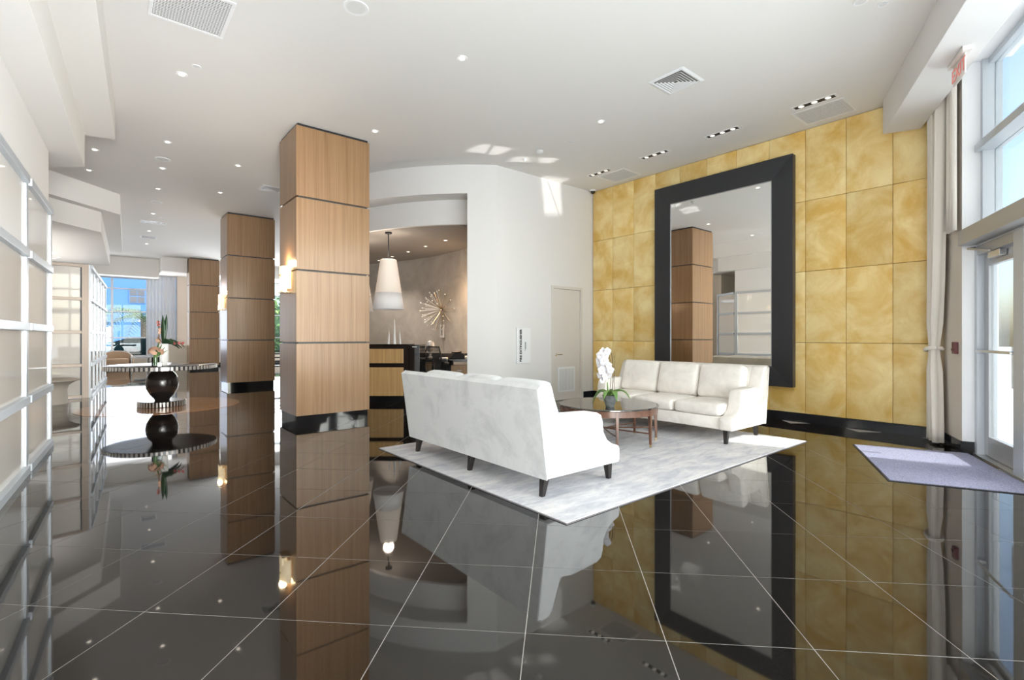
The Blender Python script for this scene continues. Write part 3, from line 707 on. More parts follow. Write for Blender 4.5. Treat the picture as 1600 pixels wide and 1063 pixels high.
for k in range(4):
    a = math.radians(4 + 45 * k); p = Vector((math.cos(a), math.sin(a), 0)) * 0.56; q = Vector((-math.sin(a), math.cos(a), 0)) * 0.05
    pts = [CT + p * lerp(-1, 1, i / 10) + q * (1 - (2 * i / 10 - 1) ** 2) + Vector((0, 0, 0.14 + 0.006 * k)) for i in range(11)]
    MB().tube(pts, 0.009, 6).build('stretcher', m_twood, ct, smooth=40)

# orchid on the coffee table
OB = Vector((4.44, 3.62, 0.451))
orc = empty('potted_orchid', OB, 'white orchid in a grey stone pot on the coffee table', 'orchid')
MB().lathe([(0.045, 0), (0.05, 0.02), (0.06, 0.05), (0.082, 0.12), (0.088, 0.135), (0.078, 0.135), (0.07, 0.12), (0.0, 0.12)], OB, 24, caps=False).build('pot', m_pot, orc, smooth=40)
def leafmesh(base, d, length, width, rise, droop, n=8):
    d = Vector(d).normalized(); side = Vector((-d.y, d.x, 0)); g = []
    for i in range(n + 1):
        t = i / n; c = Vector(base) + d * length * t + Vector((0, 0, rise * math.sin(t * PI * 0.8) - droop * t * t))
        wv = width * math.sin(PI * min(1, 0.12 + t * 0.88)) ** 0.7 * 0.5
        g.append([tuple(c - side * wv + Vector((0, 0, 0.012))), tuple(c), tuple(c + side * wv + Vector((0, 0, 0.012)))])
    return MB().sheet(g)
for k in range(8):
    a = k * PI / 4 + 0.3
    leafmesh(OB + Vector((0.01 * math.cos(a), 0.01 * math.sin(a), 0.12)), (math.cos(a), math.sin(a), 0), random.uniform(0.15, 0.24), 0.06, 0.09, random.uniform(0.02, 0.16)).build('leaf', m_leaf, orc, smooth=60, solid=0.003)
up = [tuple(RT * 0.02 + Vector((0, 0, 0.13))), tuple(RT * 0.035 + Vector((0, 0, 0.3))), tuple(RT * 0.03 + Vector((0, 0, 0.5))), tuple(RT * 0.02 + Vector((0, 0, 0.60))), tuple(RT * -0.02 + Vector((0, 0, 0.645))), tuple(RT * -0.07 + Vector((0, 0, 0.64)))]
MB().tube([OB + Vector(p) for p in up], 0.004, 6).build('stem', m_stem, orc, smooth=60)
MB().tube([OB + Vector(p) + RT * -0.022 + FW * 0.02 for p in up[:-1]], 0.003, 6).build('stem', m_stem, orc, smooth=60)
MB().tube([OB + RT * 0.045 + Vector((0, 0, 0.12)), OB + RT * 0.05 + Vector((0, 0, 0.4)), OB + RT * 0.046 + Vector((0, 0, 0.58))], 0.0025, 6).build('stake', m_stem, orc)
MB().tube([OB + RT * -0.02 + Vector((0, 0, 0.12)), OB + RT * -0.03 + Vector((0, 0, 0.28))], 0.012, 6, r2=0.006).build('shoot', m_leaf, orc)
def flower(c, nrm, s):
    nrm = Vector(nrm).normalized(); q = nrm.to_track_quat('Z', 'Y').to_matrix(); b = MB()
    for k in range(5):
        a = k * 2 * PI / 5 + PI / 2; dv = Vector((math.cos(a), math.sin(a), 0)); sd = Vector((-dv.y, dv.x, 0)); wd = s * (0.50 if k % 2 else 0.62); g = []
        for i in range(4):
            t = i / 3; wv = wd * (0.25, 1.0, 0.85, 0.25)[i]
            cc = dv * s * (0.08 + 0.92 * t) + Vector((0, 0, s * 0.25 * t * (1 - t)))
            g.append([cc - sd * wv, cc + Vector((0, 0, 0.06 * s)), cc + sd * wv])
        b.sheet([[tuple(Vector(c) + q @ p) for p in row] for row in g])
    return b
fl = [(-0.030, 0.630, 0.046), (-0.075, 0.625, 0.05), (-0.11, 0.585, 0.052), (-0.055, 0.575, 0.05), (-0.115, 0.53, 0.05), (-0.07, 0.52, 0.055), (-0.105, 0.475, 0.05),
      (-0.05, 0.46, 0.05), (-0.012, 0.47, 0.045), (-0.085, 0.415, 0.055), (-0.035, 0.405, 0.05), (0.0, 0.42, 0.045), (-0.10, 0.36, 0.05), (-0.055, 0.345, 0.045), (-0.085, 0.30, 0.035), (-0.015, 0.36, 0.04)]
for x, z, s in fl:
    nrm = -FW + RT * random.uniform(-0.7, 0.5) + Vector((0, 0, random.uniform(-0.3, 0.4))); c = OB + RT * x + FW * random.uniform(-0.03, 0.03) + Vector((0, 0, z))
    f = flower(c, nrm, s).build('flower', m_petal, orc, smooth=60)
    MB().lathe([(0.001, -0.004), (0.008, 0.0), (0.006, 0.006), (0.001, 0.009)], c + nrm.normalized() * 0.006, 6).build('lip', m_lip, f)

# ================================================================== FOYER TABLE with flowers
TC = Vector((0.85, 10.93, 0))
ft = empty('pedestal_table', TC, 'round black foyer table with ribbed rim on a turned ball pedestal', 'table')
MB().lathe([(0.83, 0.665), (0.845, 0.67), (0.845, 0.735), (0.835, 0.742), (0.0, 0.742)], TC, 72, caps=False).build('table_top', m_ttop, ft, smooth=40)
rb = MB().lathe([(0.845, 0.667), (0.0, 0.665)], TC, 72, caps=False).build('underside', m_dark, ft)
for (R_, z0, z1, n) in ((0.85, 0.672, 0.733, 76), (0.365, 0.008, 0.092, 44)):
    b = MB()
    for k in range(n):
        a = 2 * PI * k / n; ca, sa = math.cos(a), math.sin(a); hw = PI * R_ / n * 0.45
        fx_ = lambda u, v, z: (TC.x + ca * u - sa * v, TC.y + sa * u + ca * v, z)
        b.box(R_ - 0.012, R_ + 0.005, -hw, hw, z0, z1, fx_)
    o = b.build('rim_ribs', m_ribw, ft); o['kind'] = 'stuff'
MB().lathe([(0.36, 0.0), (0.365, 0.01), (0.365, 0.09), (0.355, 0.1), (0.0, 0.1)], TC, 48).build('base_disc', m_dark, ft, smooth=40)
pr = [(0.11, 0.10), (0.12, 0.13), (0.185, 0.21), (0.235, 0.31), (0.25, 0.41), (0.238, 0.50), (0.20, 0.58), (0.155, 0.63), (0.15, 0.665)]
MB().lathe(pr, TC, 40).build('pedestal', m_dark, ft, smooth=60)

def vase_pos(px, d=8.75): return LD((px - 800) / FPX * d, d, 0.742)
v1 = vase_pos(255.5)
fa1 = empty('flower_vase', v1, 'tall square white vase with upright green leaves and coral bloom on the foyer table', 'vase')
vb = MB()
vb.add([(v1.x + sx * 0.055, v1.y + sy * 0.055, v1.z + 0.0) for sx, sy in ((-1, -1), (1, -1), (1, 1), (-1, 1))] + [(v1.x + sx * 0.065, v1.y + sy * 0.065, v1.z + 0.38) for sx, sy in ((-1, -1), (1, -1), (1, 1), (-1, 1))],
       [(0, 3, 2, 1), (0, 1, 5, 4), (1, 2, 6, 5), (2, 3, 7, 6), (3, 0, 4, 7), (4, 5, 6, 7)])
vb.build('vase_body', m_ceram, fa1, bevel=0.006, smooth=40)
def blade(base, tip, wd, m, name='leaf'):
    base = Vector(base); tip = Vector(tip); g = []; n = 7
    for i in range(n + 1):
        t = i / n; c = base.lerp(tip, t) + Vector((0, 0, 0)); wv = wd * math.sin(PI * (0.1 + 0.9 * t)) ** 0.8
        g.append([tuple(c - RT * wv), tuple(c - FW * 0.006), tuple(c + RT * wv)])
    return MB().sheet(g)
top = v1 + Vector((0, 0, 0.37))
blade(top, top + RT * -0.01 + Vector((0, 0, 0.52)), 0.042, m_dleaf).build('leaf', m_dleaf, fa1, smooth=60, solid=0.004)
blade(top, top + RT * 0.045 + FW * 0.02 + Vector((0, 0, 0.53)), 0.04, m_dleaf).build('leaf', m_dleaf, fa1, smooth=60, solid=0.004)
for k in range(6):
    a = -0.4 + k * 0.35; dv = (RT * math.cos(a) + FW * math.sin(a))
    leafmesh(top, dv, 0.26 + 0.03 * (k % 3), 0.10, 0.12 - 0.02 * k, 0.10, 6).build('leaf', m_dleaf, fa1, smooth=60, solid=0.003)
for k in range(9):
    c = top + RT * (-0.075 - 0.02 * math.sin(k)) + Vector((0, 0, 0.03 + 0.045 * k))
    flower(c, -FW + RT * random.uniform(-1, 1) + Vector((0, 0, random.uniform(-.5, .8))), 0.045 - 0.002 * k).build('blossom', m_red if k > 6 else m_peach, fa1, smooth=60)
MB().tube([top, top + RT * -0.08 + Vector((0, 0, 0.1)), top + RT * -0.09 + Vector((0, 0, 0.42))], 0.006, 6).build('stem', m_stem, fa1)
for dx in (0.2, 0.27, 0.34):
    c = top + RT * dx + Vector((0, 0, 0.02)); MB().tube([top, c], 0.004, 5).build('stem', m_stem, fa1)
    flower(c, -FW + Vector((0, 0, 0.4)), 0.03).build('blossom', m_red, fa1, smooth=60)
v2 = vase_pos(243, 8.55)
fa2 = empty('flower_vase', v2, 'small clear glass vase of peach flowers on the foyer table', 'vase')
MB().lathe([(0.05, 0.0), (0.055, 0.005), (0.055, 0.15), (0.052, 0.15), (0.052, 0.01), (0.0, 0.01)], v2, 24, caps=False).build('glass_body', m_vglass, fa2, smooth=40)
MB().tube([v2 + Vector((0, 0, 0.012)), v2 + Vector((0, 0, 0.2))], 0.03, 8).build('stems', m_leaf, fa2)
for k in range(30):
    a = random.uniform(0, 2 * PI); e = random.uniform(0, 1.3); rr = 0.10
    dv = Vector((math.cos(a) * math.cos(e), math.sin(a) * math.cos(e), math.sin(e)))
    flower(v2 + Vector((0, 0, 0.22)) + dv * rr * random.uniform(0.75, 1.2), dv, 0.036).build('blossom', m_peach, fa2, smooth=60)
for k in range(4):
    blade(v2 + Vector((0, 0, 0.15)), v2 + RT * (0.06 + 0.03 * k) + FW * 0.03 * k + Vector((0, 0, 0.42 - 0.05 * k)), 0.018, m_leaf).build('leaf', m_leaf, fa2, smooth=60, solid=0.003)
v3 = vase_pos(249.5, 8.3)
tag(MB().box(v3.x - 0.035, v3.x + 0.035, v3.y - 0.03, v3.y + 0.03, v3.z, v3.z + 0.075).build('glass_block', m_vglass, bevel=0.004), 'small clear glass block in front of the vases on the foyer table', 'glass')

# ================================================================== RECEPTION
def dk(s, o, z):    # s to the right, o away from the viewer
    p = LD(s, o); return (p.x, p.y, z)
rd = empty('reception_desk', dk(-2.6, 9.6, 0), 'tall glossy black reception desk with inset wood panels', 'reception desk')
MB().box(-3.75, -1.945, 9.40, 9.95, 0, 1.09, dk).build('carcass', m_bgloss, rd, bevel=0.004)
for z0, z1 in ((0.125, 0.665), (0.745, 1.015)):
    MB().box(-3.70, -2.055, 9.375, 9.40, z0, z1, dk).build('wood_inset', m_wood2, rd, bevel=0.004, origin=dk(-2.9, 9.38, (z0 + z1) / 2))
MB().box(-1.938, -1.745, 9.38, 10.0, 0, 1.095, dk).build('end_panel', m_bgloss, rd, bevel=0.004)
MB().box(-3.8, -1.955, 9.36, 9.97, 1.09, 1.105, dk).build('counter_top', m_bgloss, rd, bevel=0.003)
MB().box(-1.885, -1.80, 9.376, 9.381, 1.045, 1.062, dk).build('name_plate', m_inkw, rd)
for k, (px, h) in enumerate(((607, 0.33), (616.5, 0.48), (625.5, 0.33))):
    d = 9.62; c = LD((px - 800) / FPX * d, d, 1.105); lean = (px - 616.5) / 9 * -0.01
    b = MB().tube([c + Vector((0, 0, 0)), c + RT * lean + Vector((0, 0, h * 0.5)), c + RT * lean * 0.5 + Vector((0, 0, h))], 0.030 if k == 1 else 0.022, 12, r2=0.004)
    tag(b.build('spire_ornament', m_ceram, smooth=60), ('left short white tapering spire ornament on the reception desk', 'tallest white tapering spire ornament, middle one on the reception desk', 'right short white tapering spire ornament on the reception desk')[k], 'ornament', 'white spires on the desk')

def pendant(p, label, ztop, zbot, rt=0.155, rbm=0.30):
    r = empty('pendant_lamp', p, label, 'pendant lamp', 'reception pendants')
    zc = lerp(zbot, ztop, 0.33); rc = lerp(rbm, rt, 0.33)
    MB().lathe([(rc, zc), (rt, ztop - 0.01), (rt - 0.02, ztop)], (p.x, p.y, 0), 40, caps=False).build('shade', m_shade, r, smooth=40, solid=0.004)
    MB().lathe([(rbm, zbot), (rc, zc)], (p.x, p.y, 0), 40, caps=False).build('lower_band', m_shadeb, r, smooth=40, solid=0.004)
    MB().lathe([(0.0, zbot + 0.02), (rbm - 0.01, zbot + 0.02)], (p.x, p.y, 0), 40, caps=False).build('diffuser', m_shadeb, r)
    MB().tube([(p.x, p.y, ztop - 0.01), (p.x, p.y, 3.27)], 0.011).build('rod', m_black, r)
    MB().lathe([(0.065, 3.268), (0.065, 3.298)], (p.x, p.y, 0), 24).build('canopy', m_black, r)
    l = bpy.data.lights.new('pendant_glow', 'POINT'); l.energy = 16; l.color = (1, 0.85, 0.7); l.shadow_soft_size = 0.1
    o = bpy.data.objects.new('pendant_glow', l); C.objects.link(o); o.location = (p.x, p.y, ztop + 0.12); put(o, r)
pendant(LD((607 - 800) / FPX * 9.75, 9.75), 'tapered linen pendant lamp on a black rod over the reception desk', 2.76, 1.78)
pendant(LD((560.5 - 800) / FPX * 10.5, 10.5), 'second tapered pendant lamp mostly hidden behind the nearest column', 2.76, 1.78)

# back counter
bc = empty('back_counter', dk(-1.9, 11.0, 0), 'low black counter with wood cupboards along the grey reception wall', 'counter')
MB().box(-3.2, -0.96, 10.7, 11.25, 0.70, 0.76, dk).build('worktop', m_bgloss, bc, bevel=0.003)
MB().box(-3.2, -0.96, 11.16, 11.25, 0.76, 0.87, dk).build('upstand', m_black, bc, bevel=0.003)
MB().box(-3.2, -1.72, 10.75, 11.2, 0, 0.70, dk).build('cabinet', m_wood2, bc)
MB().box(-1.32, -0.96, 10.75, 11.2, 0, 0.62, dk).build('cabinet', m_wood2, bc)
MB().box(-1.72, -1.32, 11.1, 11.2, 0, 0.70, dk).build('modesty_panel', m_black, bc)
for s_ in (-2.1, -1.14): MB().box(s_ - 0.05, s_ + 0.05, 10.74, 10.75, 0.5, 0.515, dk).build('handle', m_steel, bc)
# office chair
oc_p = LD((679 - 800) / FPX * 10.36, 10.36)
ch = empty('office_chair', oc_p, 'black mesh office chair with armrests behind the reception desk', 'chair')
def och(s, o, z): return tuple(oc_p + RT * s + FW * o + Vector((0, 0, z)))
g = []
for i in range(9):
    t = i / 8; wv = 0.15 + 0.04 * math.sin(PI * t) - 0.03 * t; z = 0.52 + 0.52 * t
    g.append([och(lerp(-wv, wv, j / 6), -0.20 - 0.06 * math.sin(PI * t) * 0.6 - 0.04 * (1 - (j / 3 - 1) ** 2), z) for j in range(7)])
rim = [g[i][0] for i in range(9)] + [g[8][j] for j in range(1, 7)] + [g[i][6] for i in range(7, -1, -1)] + [g[0][j] for j in range(5, -1, -1)]
bk = MB().tube(rim, 0.014, 6).build('backrest', m_black, ch, smooth=60)
ws = MB()
for i in range(24):
    a_ = i / 24 * 8; k_ = int(a_); f_2 = a_ - k_; ws.tube([Vector(g[k_][j]).lerp(Vector(g[k_ + 1][j]), f_2) for j in range(7)], 0.0055, 4)
wo = ws.build('mesh_weave', m_mesh, bk); wo['kind'] = 'stuff'
MB().box(-0.22, 0.22, -0.2, 0.24, 0.45, 0.51, och).build('seat', m_mesh, ch, bevel=0.02, smooth=40)
for sg in (-1, 1):
    MB().tube([och(sg * 0.24, 0.0, 0.47), och(sg * 0.25, 0.0, 0.52), och(sg * 0.25, 0.0, 0.68)], 0.015).box(sg * 0.25 - 0.04, sg * 0.25 + 0.04, -0.12, 0.14, 0.68, 0.71, och).build('armrest', m_black, ch, smooth=40)
MB().tube([och(0, 0, 0.10), och(0, 0, 0.46)], 0.03).build('gas_post', m_black, ch, smooth=40)
MB().tube([och(0, -0.22, 0.48), och(0, -0.26, 0.62), och(0, -0.24, 0.8)], 0.02).build('spine', m_black, ch, smooth=40)
for k in range(5):
    a = k * 2 * PI / 5; arm = MB().tube([och(0, 0, 0.12), och(0.26 * math.cos(a), 0.26 * math.sin(a), 0.075)], 0.022, r2=0.014).build('base_arm', m_black, ch, smooth=40)
    c = Vector(och(0.26 * math.cos(a), 0.26 * math.sin(a), 0.03)); MB().tube([c - RT * 0.02, c + RT * 0.02], 0.0285, 12).build('caster', m_black, arm, smooth=40)
# items on the counter
q = dk(-1.82, 11.03, 0.76)
sv = tag(MB().lathe([(0.05, 0), (0.06, 0.02), (0.03, 0.06), (0.03, 0.14), (0.09, 0.22), (0.10, 0.30), (0.08, 0.37), (0.02, 0.40)], q, 16).build('silver_sculpture', m_silver), 'shiny silver faceted sculpture on the back counter beside the office chair', 'sculpture')
ph = empty('desk_phone', dk(-1.14, 10.95, 0.76), 'black wedge shaped desk phone at the right end of the back counter', 'phone')
b = MB(); prf = [(-0.17, 0.0), (0.17, 0.0), (0.15, 0.11), (0.02, 0.15), (-0.08, 0.12)]
b.add([dk(-1.20 + s, 10.85, 0.76 + z) for s, z in prf] + [dk(-1.20 + s, 11.02, 0.76 + z) for s, z in prf], [(4, 3, 2, 1, 0), (5, 6, 7, 8, 9)] + [(i, (i + 1) % 5, (i + 1) % 5 + 5, i + 5) for i in range(5)])
b.build('body', m_black, ph, bevel=0.01)
MB().tube([dk(-1.32, 10.84, 0.90), dk(-1.10, 10.84, 0.915)], 0.018).build('handset', m_black, ph, smooth=40)
tag(MB().box(-1.58, -1.42, 10.80, 10.98, 0.76, 0.79, dk).build('paper_stack', m_white, bevel=0.002), 'white stack of papers on the back counter between chair and phone', 'papers')
tag(MB().box(-2.18, -1.98, 10.85, 10.90, 0.76, 0.97, dk).build('white_card', m_white, bevel=0.002), 'white upright card standing on the back counter behind the desk end', 'card')
tag(MB().lathe([(0.03, 0), (0.04, 0.03), (0.035, 0.06), (0.01, 0.075)], dk(-0.992, 10.80, 0.76), 16).build('round_dish', m_ceram, smooth=50), 'small round white dish at the far right of the back counter', 'dish')
def on_arc(px, z, inset=0.0):
    dv = (FW + RT * ((px - 800) / FPX)); a = dv.dot(dv); b_ = -2 * dv.dot(BC); c = BC.dot(BC) - (BR - inset) ** 2
    t = (-b_ + math.sqrt(b_ * b_ - 4 * a * c)) / (2 * a); p = dv * t; return Vector((p.x, p.y, z)), t
sb, sd_ = on_arc(692, 1.92, 0.03)
nrm = (BC - sb); nrm.z = 0; nrm.normalize(); tg = Vector((-nrm.y, nrm.x, 0))
sbo = empty('starburst_sculpture', sb, 'starburst wall sculpture of thin rods with bead tips on the grey wall', 'wall art')
b = MB(); 
for k in range(14):
    a = k * 2 * PI / 14; b.tube([sb + tg * 0.02 * math.cos(a) + Vector((0, 0, 0.02 * math.sin(a))), sb + nrm * 0.06 + tg * 0.09 * math.cos(a * 1.7) + Vector((0, 0, 0.09 * math.sin(a * 1.3)))], 0.006, 4)
b.build('hub', m_alud, sbo)
for k in range(60):
    a = k * 2 * PI * 0.381966; cz = 0.06 + 0.90 * ((k + 0.5) / 60) ** 0.8; R_ = random.uniform(0.42, 0.58); sr = math.sqrt(1 - cz * cz)
    tip = sb + (tg * math.cos(a) + Vector((0, 0, math.sin(a)))) * R_ * 1.05 * sr + nrm * R_ * cz
    rod = MB().tube([sb + nrm * 0.03, tip], 0.0045, 4).build('rod', m_brass if math.cos(a) > -0.1 else m_ceram, sbo)
    rod['label'] = 'thin metal rod'
    if k % 2 == 0 or math.cos(a) < -0.2: MB().lathe([(0.001, -0.018), (0.015, -0.009), (0.018, 0), (0.015, 0.009), (0.001, 0.018)], tip, 6).build('bead', m_ceram, rod)
pf, _ = on_arc(691.5, 1.22, 0.02)
nrm2 = (BC - pf); nrm2.z = 0; nrm2.normalize(); tg2 = Vector((-nrm2.y, nrm2.x, 0))
def pfm(s, o, z): return tuple(pf + tg2 * s + nrm2 * o + Vector((0, 0, z)))
wp = empty('wall_plaque', pf, 'small white framed plaque with dark centre below the starburst', 'plaque')
MB().box(-0.085, 0.085, 0, 0.025, 0, 0.33, pfm).build('plaque_frame', m_ceram, wp, bevel=0.004)
MB().box(-0.035, 0.035, 0.025, 0.03, 0.06, 0.27, pfm).build('plaque_centre', m_alud, wp)
for (px, z, e, col) in ((713, 1.05, 12, (1, 0.62, 0.34)), (703, 2.25, 16, (1, 0.68, 0.42))):
    p, _ = on_arc(px, z, 0.45); l = bpy.data.lights.new('art_glow', 'POINT'); l.energy = e; l.color = col; l.shadow_soft_size = 0.08
    o = bpy.data.objects.new('art_glow', l); C.objects.link(o); o.location = p

# ================================================================== CURTAIN at the gold corner
def curtain():
    r = empty('curtain', win(-0.45, -0.12, 0), 'floor length ivory curtain tied back in the corner beside the glass door', 'curtain')
    g = []; n = 60
    zl = [0.03, 0.2, 0.5, 0.85, 1.02, 1.10, 1.18, 1.4, 1.9, 2.6, 3.3, 4.0, 4.6]
    wl = [0.30, 0.29, 0.26, 0.21, 0.16, 0.14, 0.16, 0.22, 0.28, 0.34, 0.38, 0.42, 0.44]
    cl_ = [-0.50, -0.50, -0.51, -0.53, -0.54, -0.545, -0.54, -0.52, -0.48, -0.46, -0.45, -0.44, -0.43]
    for z, w_, c_ in zip(zl, wl, cl_):
        row = []
        for j in range(n + 1):
            t = j / n; s = c_ + (t - 0.5) * w_; am = 0.035 if 1.0 < z < 1.2 else 0.05
            row.append(win(s, -0.10 + am * math.sin(t * 2 * PI * 7 + z * 0.25) + 0.01 * math.sin(t * 31), z))
        g.append(row)
    MB().sheet(g).build('drape', m_curt, r, smooth=70, solid=0.006)
    pts = [win(-0.545 + 0.10 * math.cos(a), -0.10 + 0.075 * math.sin(a), 1.10 + 0.02 * math.cos(a)) for a in [2 * PI * i / 20 for i in range(21)]]
    MB().tube(pts, 0.022, 6).build('tieback', m_curt, r, smooth=60)
curtain()
rr = empty('curtain', win(-0.05, -0.08, 2.5), 'narrow sheer white drape hanging high against the window jamb', 'curtain')
g = []
for z in (2.39, 3.0, 3.6, 4.2, 4.65):
    g.append([win(-0.195 + 0.232 * j / 24, -0.07 + 0.02 * math.sin(j * 1.9), z) for j in range(25)])
MB().sheet(g).build('drape', m_curt, rr, smooth=70, solid=0.004)
al = empty('alarm_pull', win(-0.14, 0, 1.05), 'small dark red alarm box on the beige wall beside the curtain', 'alarm box')
b = MB(); wbox(b, -0.17, -0.09, -0.04, 0, 1.06, 1.19); b.build('housing', m_redplas, al, bevel=0.006)
b = MB(); wbox(b, -0.155, -0.105, -0.05, -0.04, 1.09, 1.12); b.build('pull_bar', m_redplas, al, bevel=0.003)
# sheer far curtains
for k, (xa, xb, lab) in enumerate(((1.40, 2.38, 'white sheer curtain beside the far window, behind the flower vase'), (3.05, 4.6, 'white sheer curtain right of the farthest column'))):
    g = [[(lerp(xa, xb, j / 60), FY - 0.22 + 0.035 * math.sin(j * 0.9), z) for j in range(61)] for z in (0.12, 1.5, 3.0, 3.7)]
    o = MB().sheet(g).build('sheer_curtain', m_sheer, smooth=70); tag(o, lab, 'curtain')

# ================================================================== EXIT sign
ex = empty('exit_sign', win(0.75, -0.30, 3.83), 'small red lettered exit sign hanging under the ceiling beam by the door', 'sign')
S0 = 0.86
b = MB(); wbox(b, S0 - 0.05, S0 + 0.34, -0.335, -0.265, 3.785, 3.829); b.build('canopy', m_exitp, ex, bevel=0.004)
b = MB(); wbox(b, S0, S0 + 0.29, -0.306, -0.296, 3.60, 3.785); b.build('sign_panel', m_exitp, ex, bevel=0.002)
p = Vector(win(S0 + 0.145, -0.309, 3.69))
text('EXIT', 0.17, m_exitred, ex, p, (PI / 2, 0, WA + PI), 0.002)

# ================================================================== CEILING FIXTURES
def disc_fixture(name, c, r, label, group, lamp=False, z=H):
    o = empty(name, (c.x, c.y, z), label, {'downlight': 'ceiling light', 'ceiling_speaker': 'speaker', 'sprinkler': 'sprinkler'}[name], group)
    MB().lathe([(r * 0.72, -0.004), (r * 0.95, -0.006), (r, 0.0)], (c.x, c.y, z), 28, caps=False).build('trim_ring', m_white, o, smooth=40)
    if lamp: MB().lathe([(0.001, -0.002), (r * 0.5, -0.006)], (c.x, c.y, z), 24, caps=False).build('lens', m_lampon, o)
    else: MB().lathe([(0.001, -0.006), (r * 0.72, -0.005)], (c.x, c.y, z), 24, caps=False).build('cover', m_grille, o)
    return o
def cpt(px, py, z=H): return floor_at(px, py, z) if False else (lambda d: FW * d + RT * ((px - 800) / FPX * d))(FPX * (z - CAMH) / (HZ - py))
lights = [(284, 116, 'recessed ceiling downlight below the big perforated grille at upper left'),
 (722, 91, 'recessed ceiling downlight alone at the top centre of the ceiling'),
 (586, 205, 'recessed ceiling downlight just right of the nearest column top'),
 (939, 190, 'recessed ceiling downlight above the back wall, left of the slot lights'),
 (262, 222, 'recessed ceiling downlight above the larger round speaker in the hall'),
 (254, 263, 'recessed ceiling downlight just below the larger round speaker in the hall'),
 (372, 259, 'recessed ceiling downlight left of the nearest column top'),
 (148, 234, 'recessed ceiling downlight nearest the corner of the left soffit'),
 (139, 266, 'recessed ceiling downlight between the two stepped left soffits'),
 (344, 301, 'recessed ceiling downlight above the middle column'),
 (247, 295, 'recessed ceiling downlight just above the smaller round speaker'),
 (239, 334, 'recessed ceiling downlight just above the rectangular hall vent'),
 (233, 361, 'recessed ceiling downlight just beyond the rectangular hall vent'),
 (229, 381, 'faint recessed ceiling downlight farthest along the hall')]
for px, py, lab in lights: disc_fixture('downlight', cpt(px, py), 0.06, lab, 'recessed downlights', True)
for px, py, r_, lab in ((556, 12, 0.115, 'large round white ceiling speaker at the top edge of the picture'), (254, 249, 0.115, 'round white ceiling speaker in the hall, nearer one'), (244, 316, 0.115, 'round white ceiling speaker in the hall, farther one'), (1345, 2, 0.06, 'white round ceiling disc at the top right edge, left of a pair')):
    disc_fixture('ceiling_speaker', cpt(px, py), r_, lab, 'round ceiling speakers')
for px, py, lab in ((307, 104, 'small flush sprinkler cover beside the upper left downlight'), (893, 222, 'small flush sprinkler cover between the downlight and the bright ceiling patches'), (1380, 6, 'small flush sprinkler cover at the top right edge, right of a pair'),
                    (250, 340, 'small flush sprinkler cover beside the rectangular hall vent'), (312, 370, 'small flush sprinkler cover left of the middle column')):
    disc_fixture('sprinkler', cpt(px, py), 0.045, lab, 'sprinkler covers')
# smoke detector / sprinkler head near the light patches
for px, py, nm, lab in ((843, 236, 'smoke_detector', 'white smoke detector on the ceiling near the bright patches'), (820, 248, 'smoke_detector', 'tiny white sensor on the ceiling beside the smoke detector')):
    c = cpt(px, py); s_ = 0.06 if px == 843 else 0.03
    tag(MB().lathe([(s_, 0.0), (s_, -0.02), (s_ * 0.6, -0.04), (0.001, -0.045)], (c.x, c.y, H - 0.0005), 24, caps=False).build(nm, m_grille, smooth=40), lab, 'detector')
cd = empty('dome_camera', (XG - 0.10, YB - 0.10, H), 'small white and black dome camera in the ceiling corner above the gold wall', 'camera')
MB().lathe([(0.06, 0.0), (0.06, -0.03)], (XG - 0.10, YB - 0.10, H - 0.001), 20).build('mount', m_white, cd)
MB().lathe([(0.048, -0.03), (0.045, -0.055), (0.03, -0.075), (0.001, -0.085)], (XG - 0.10, YB - 0.10, H), 20, caps=False).build('dome', m_bgloss, cd, smooth=50)
# triple slot lights along the gold wall
for k, yc in enumerate((2.42, 3.64, 4.80, 5.98)):
    lab = ('triple slot light nearest the window wall beside a square grille', 'second triple slot light from the window wall', 'third triple slot light from the window wall', 'triple slot light nearest the back wall beside a square grille')[k]
    o = empty('slot_light', (7.03, yc, H), 'black recessed ' + lab, 'ceiling light', 'triple slot lights')
    b = MB().box(6.965, 7.095, yc - 0.26, yc - 0.235, H - 0.006, H).box(6.965, 7.095, yc + 0.235, yc + 0.26, H - 0.006, H).box(6.965, 6.985, yc - 0.235, yc + 0.235, H - 0.006, H).box(7.075, 7.095, yc - 0.235, yc + 0.235, H - 0.006, H)
    b.build('trim', m_white, o)
    MB().box(6.985, 7.075, yc - 0.235, yc + 0.235, H - 0.003, H - 0.001).build('slot', m_black, o)
    for q_ in (-0.155, 0, 0.155):
        MB().lathe([(0.001, -0.010), (0.028, -0.008), (0.036, -0.003)], (7.03, yc + q_, H), 16, caps=False).build('lamp', m_slotlamp, o)
def grille(x0, x1, y0, y1, label, n=16, m=m_grille, z=H, dark=True):
    o = empty('ceiling_grille', ((x0 + x1) / 2, (y0 + y1) / 2, z), label, 'vent', 'ceiling grilles')
    f = 0.03; b = MB().box(x0, x1, y0, y0 + f, z - 0.008, z).box(x0, x1, y1 - f, y1, z - 0.008, z).box(x0, x0 + f, y0 + f, y1 - f, z - 0.008, z).box(x1 - f, x1, y0 + f, y1 - f, z - 0.008, z)
    b.build('frame', m_white, o, bevel=0.002)
    MB().box(x0 + f, x1 - f, y0 + f, y1 - f, z - 0.002, z - 0.001).build('backing', m_slot if dark else m, o)
    b = MB()
    for i in range(n):
        xx = lerp(x0 + f, x1 - f, (i + 0.5) / n); b.box(xx - 0.004, xx + 0.004, y0 + f, y1 - f, z - 0.006, z - 0.002)
        yy = lerp(y0 + f, y1 - f, (i + 0.5) / n); b.box(x0 + f, x1 - f, yy - 0.004, yy + 0.004, z - 0.0055, z - 0.0025)
    g = b.build('mesh', m, o); g['kind'] = 'stuff'
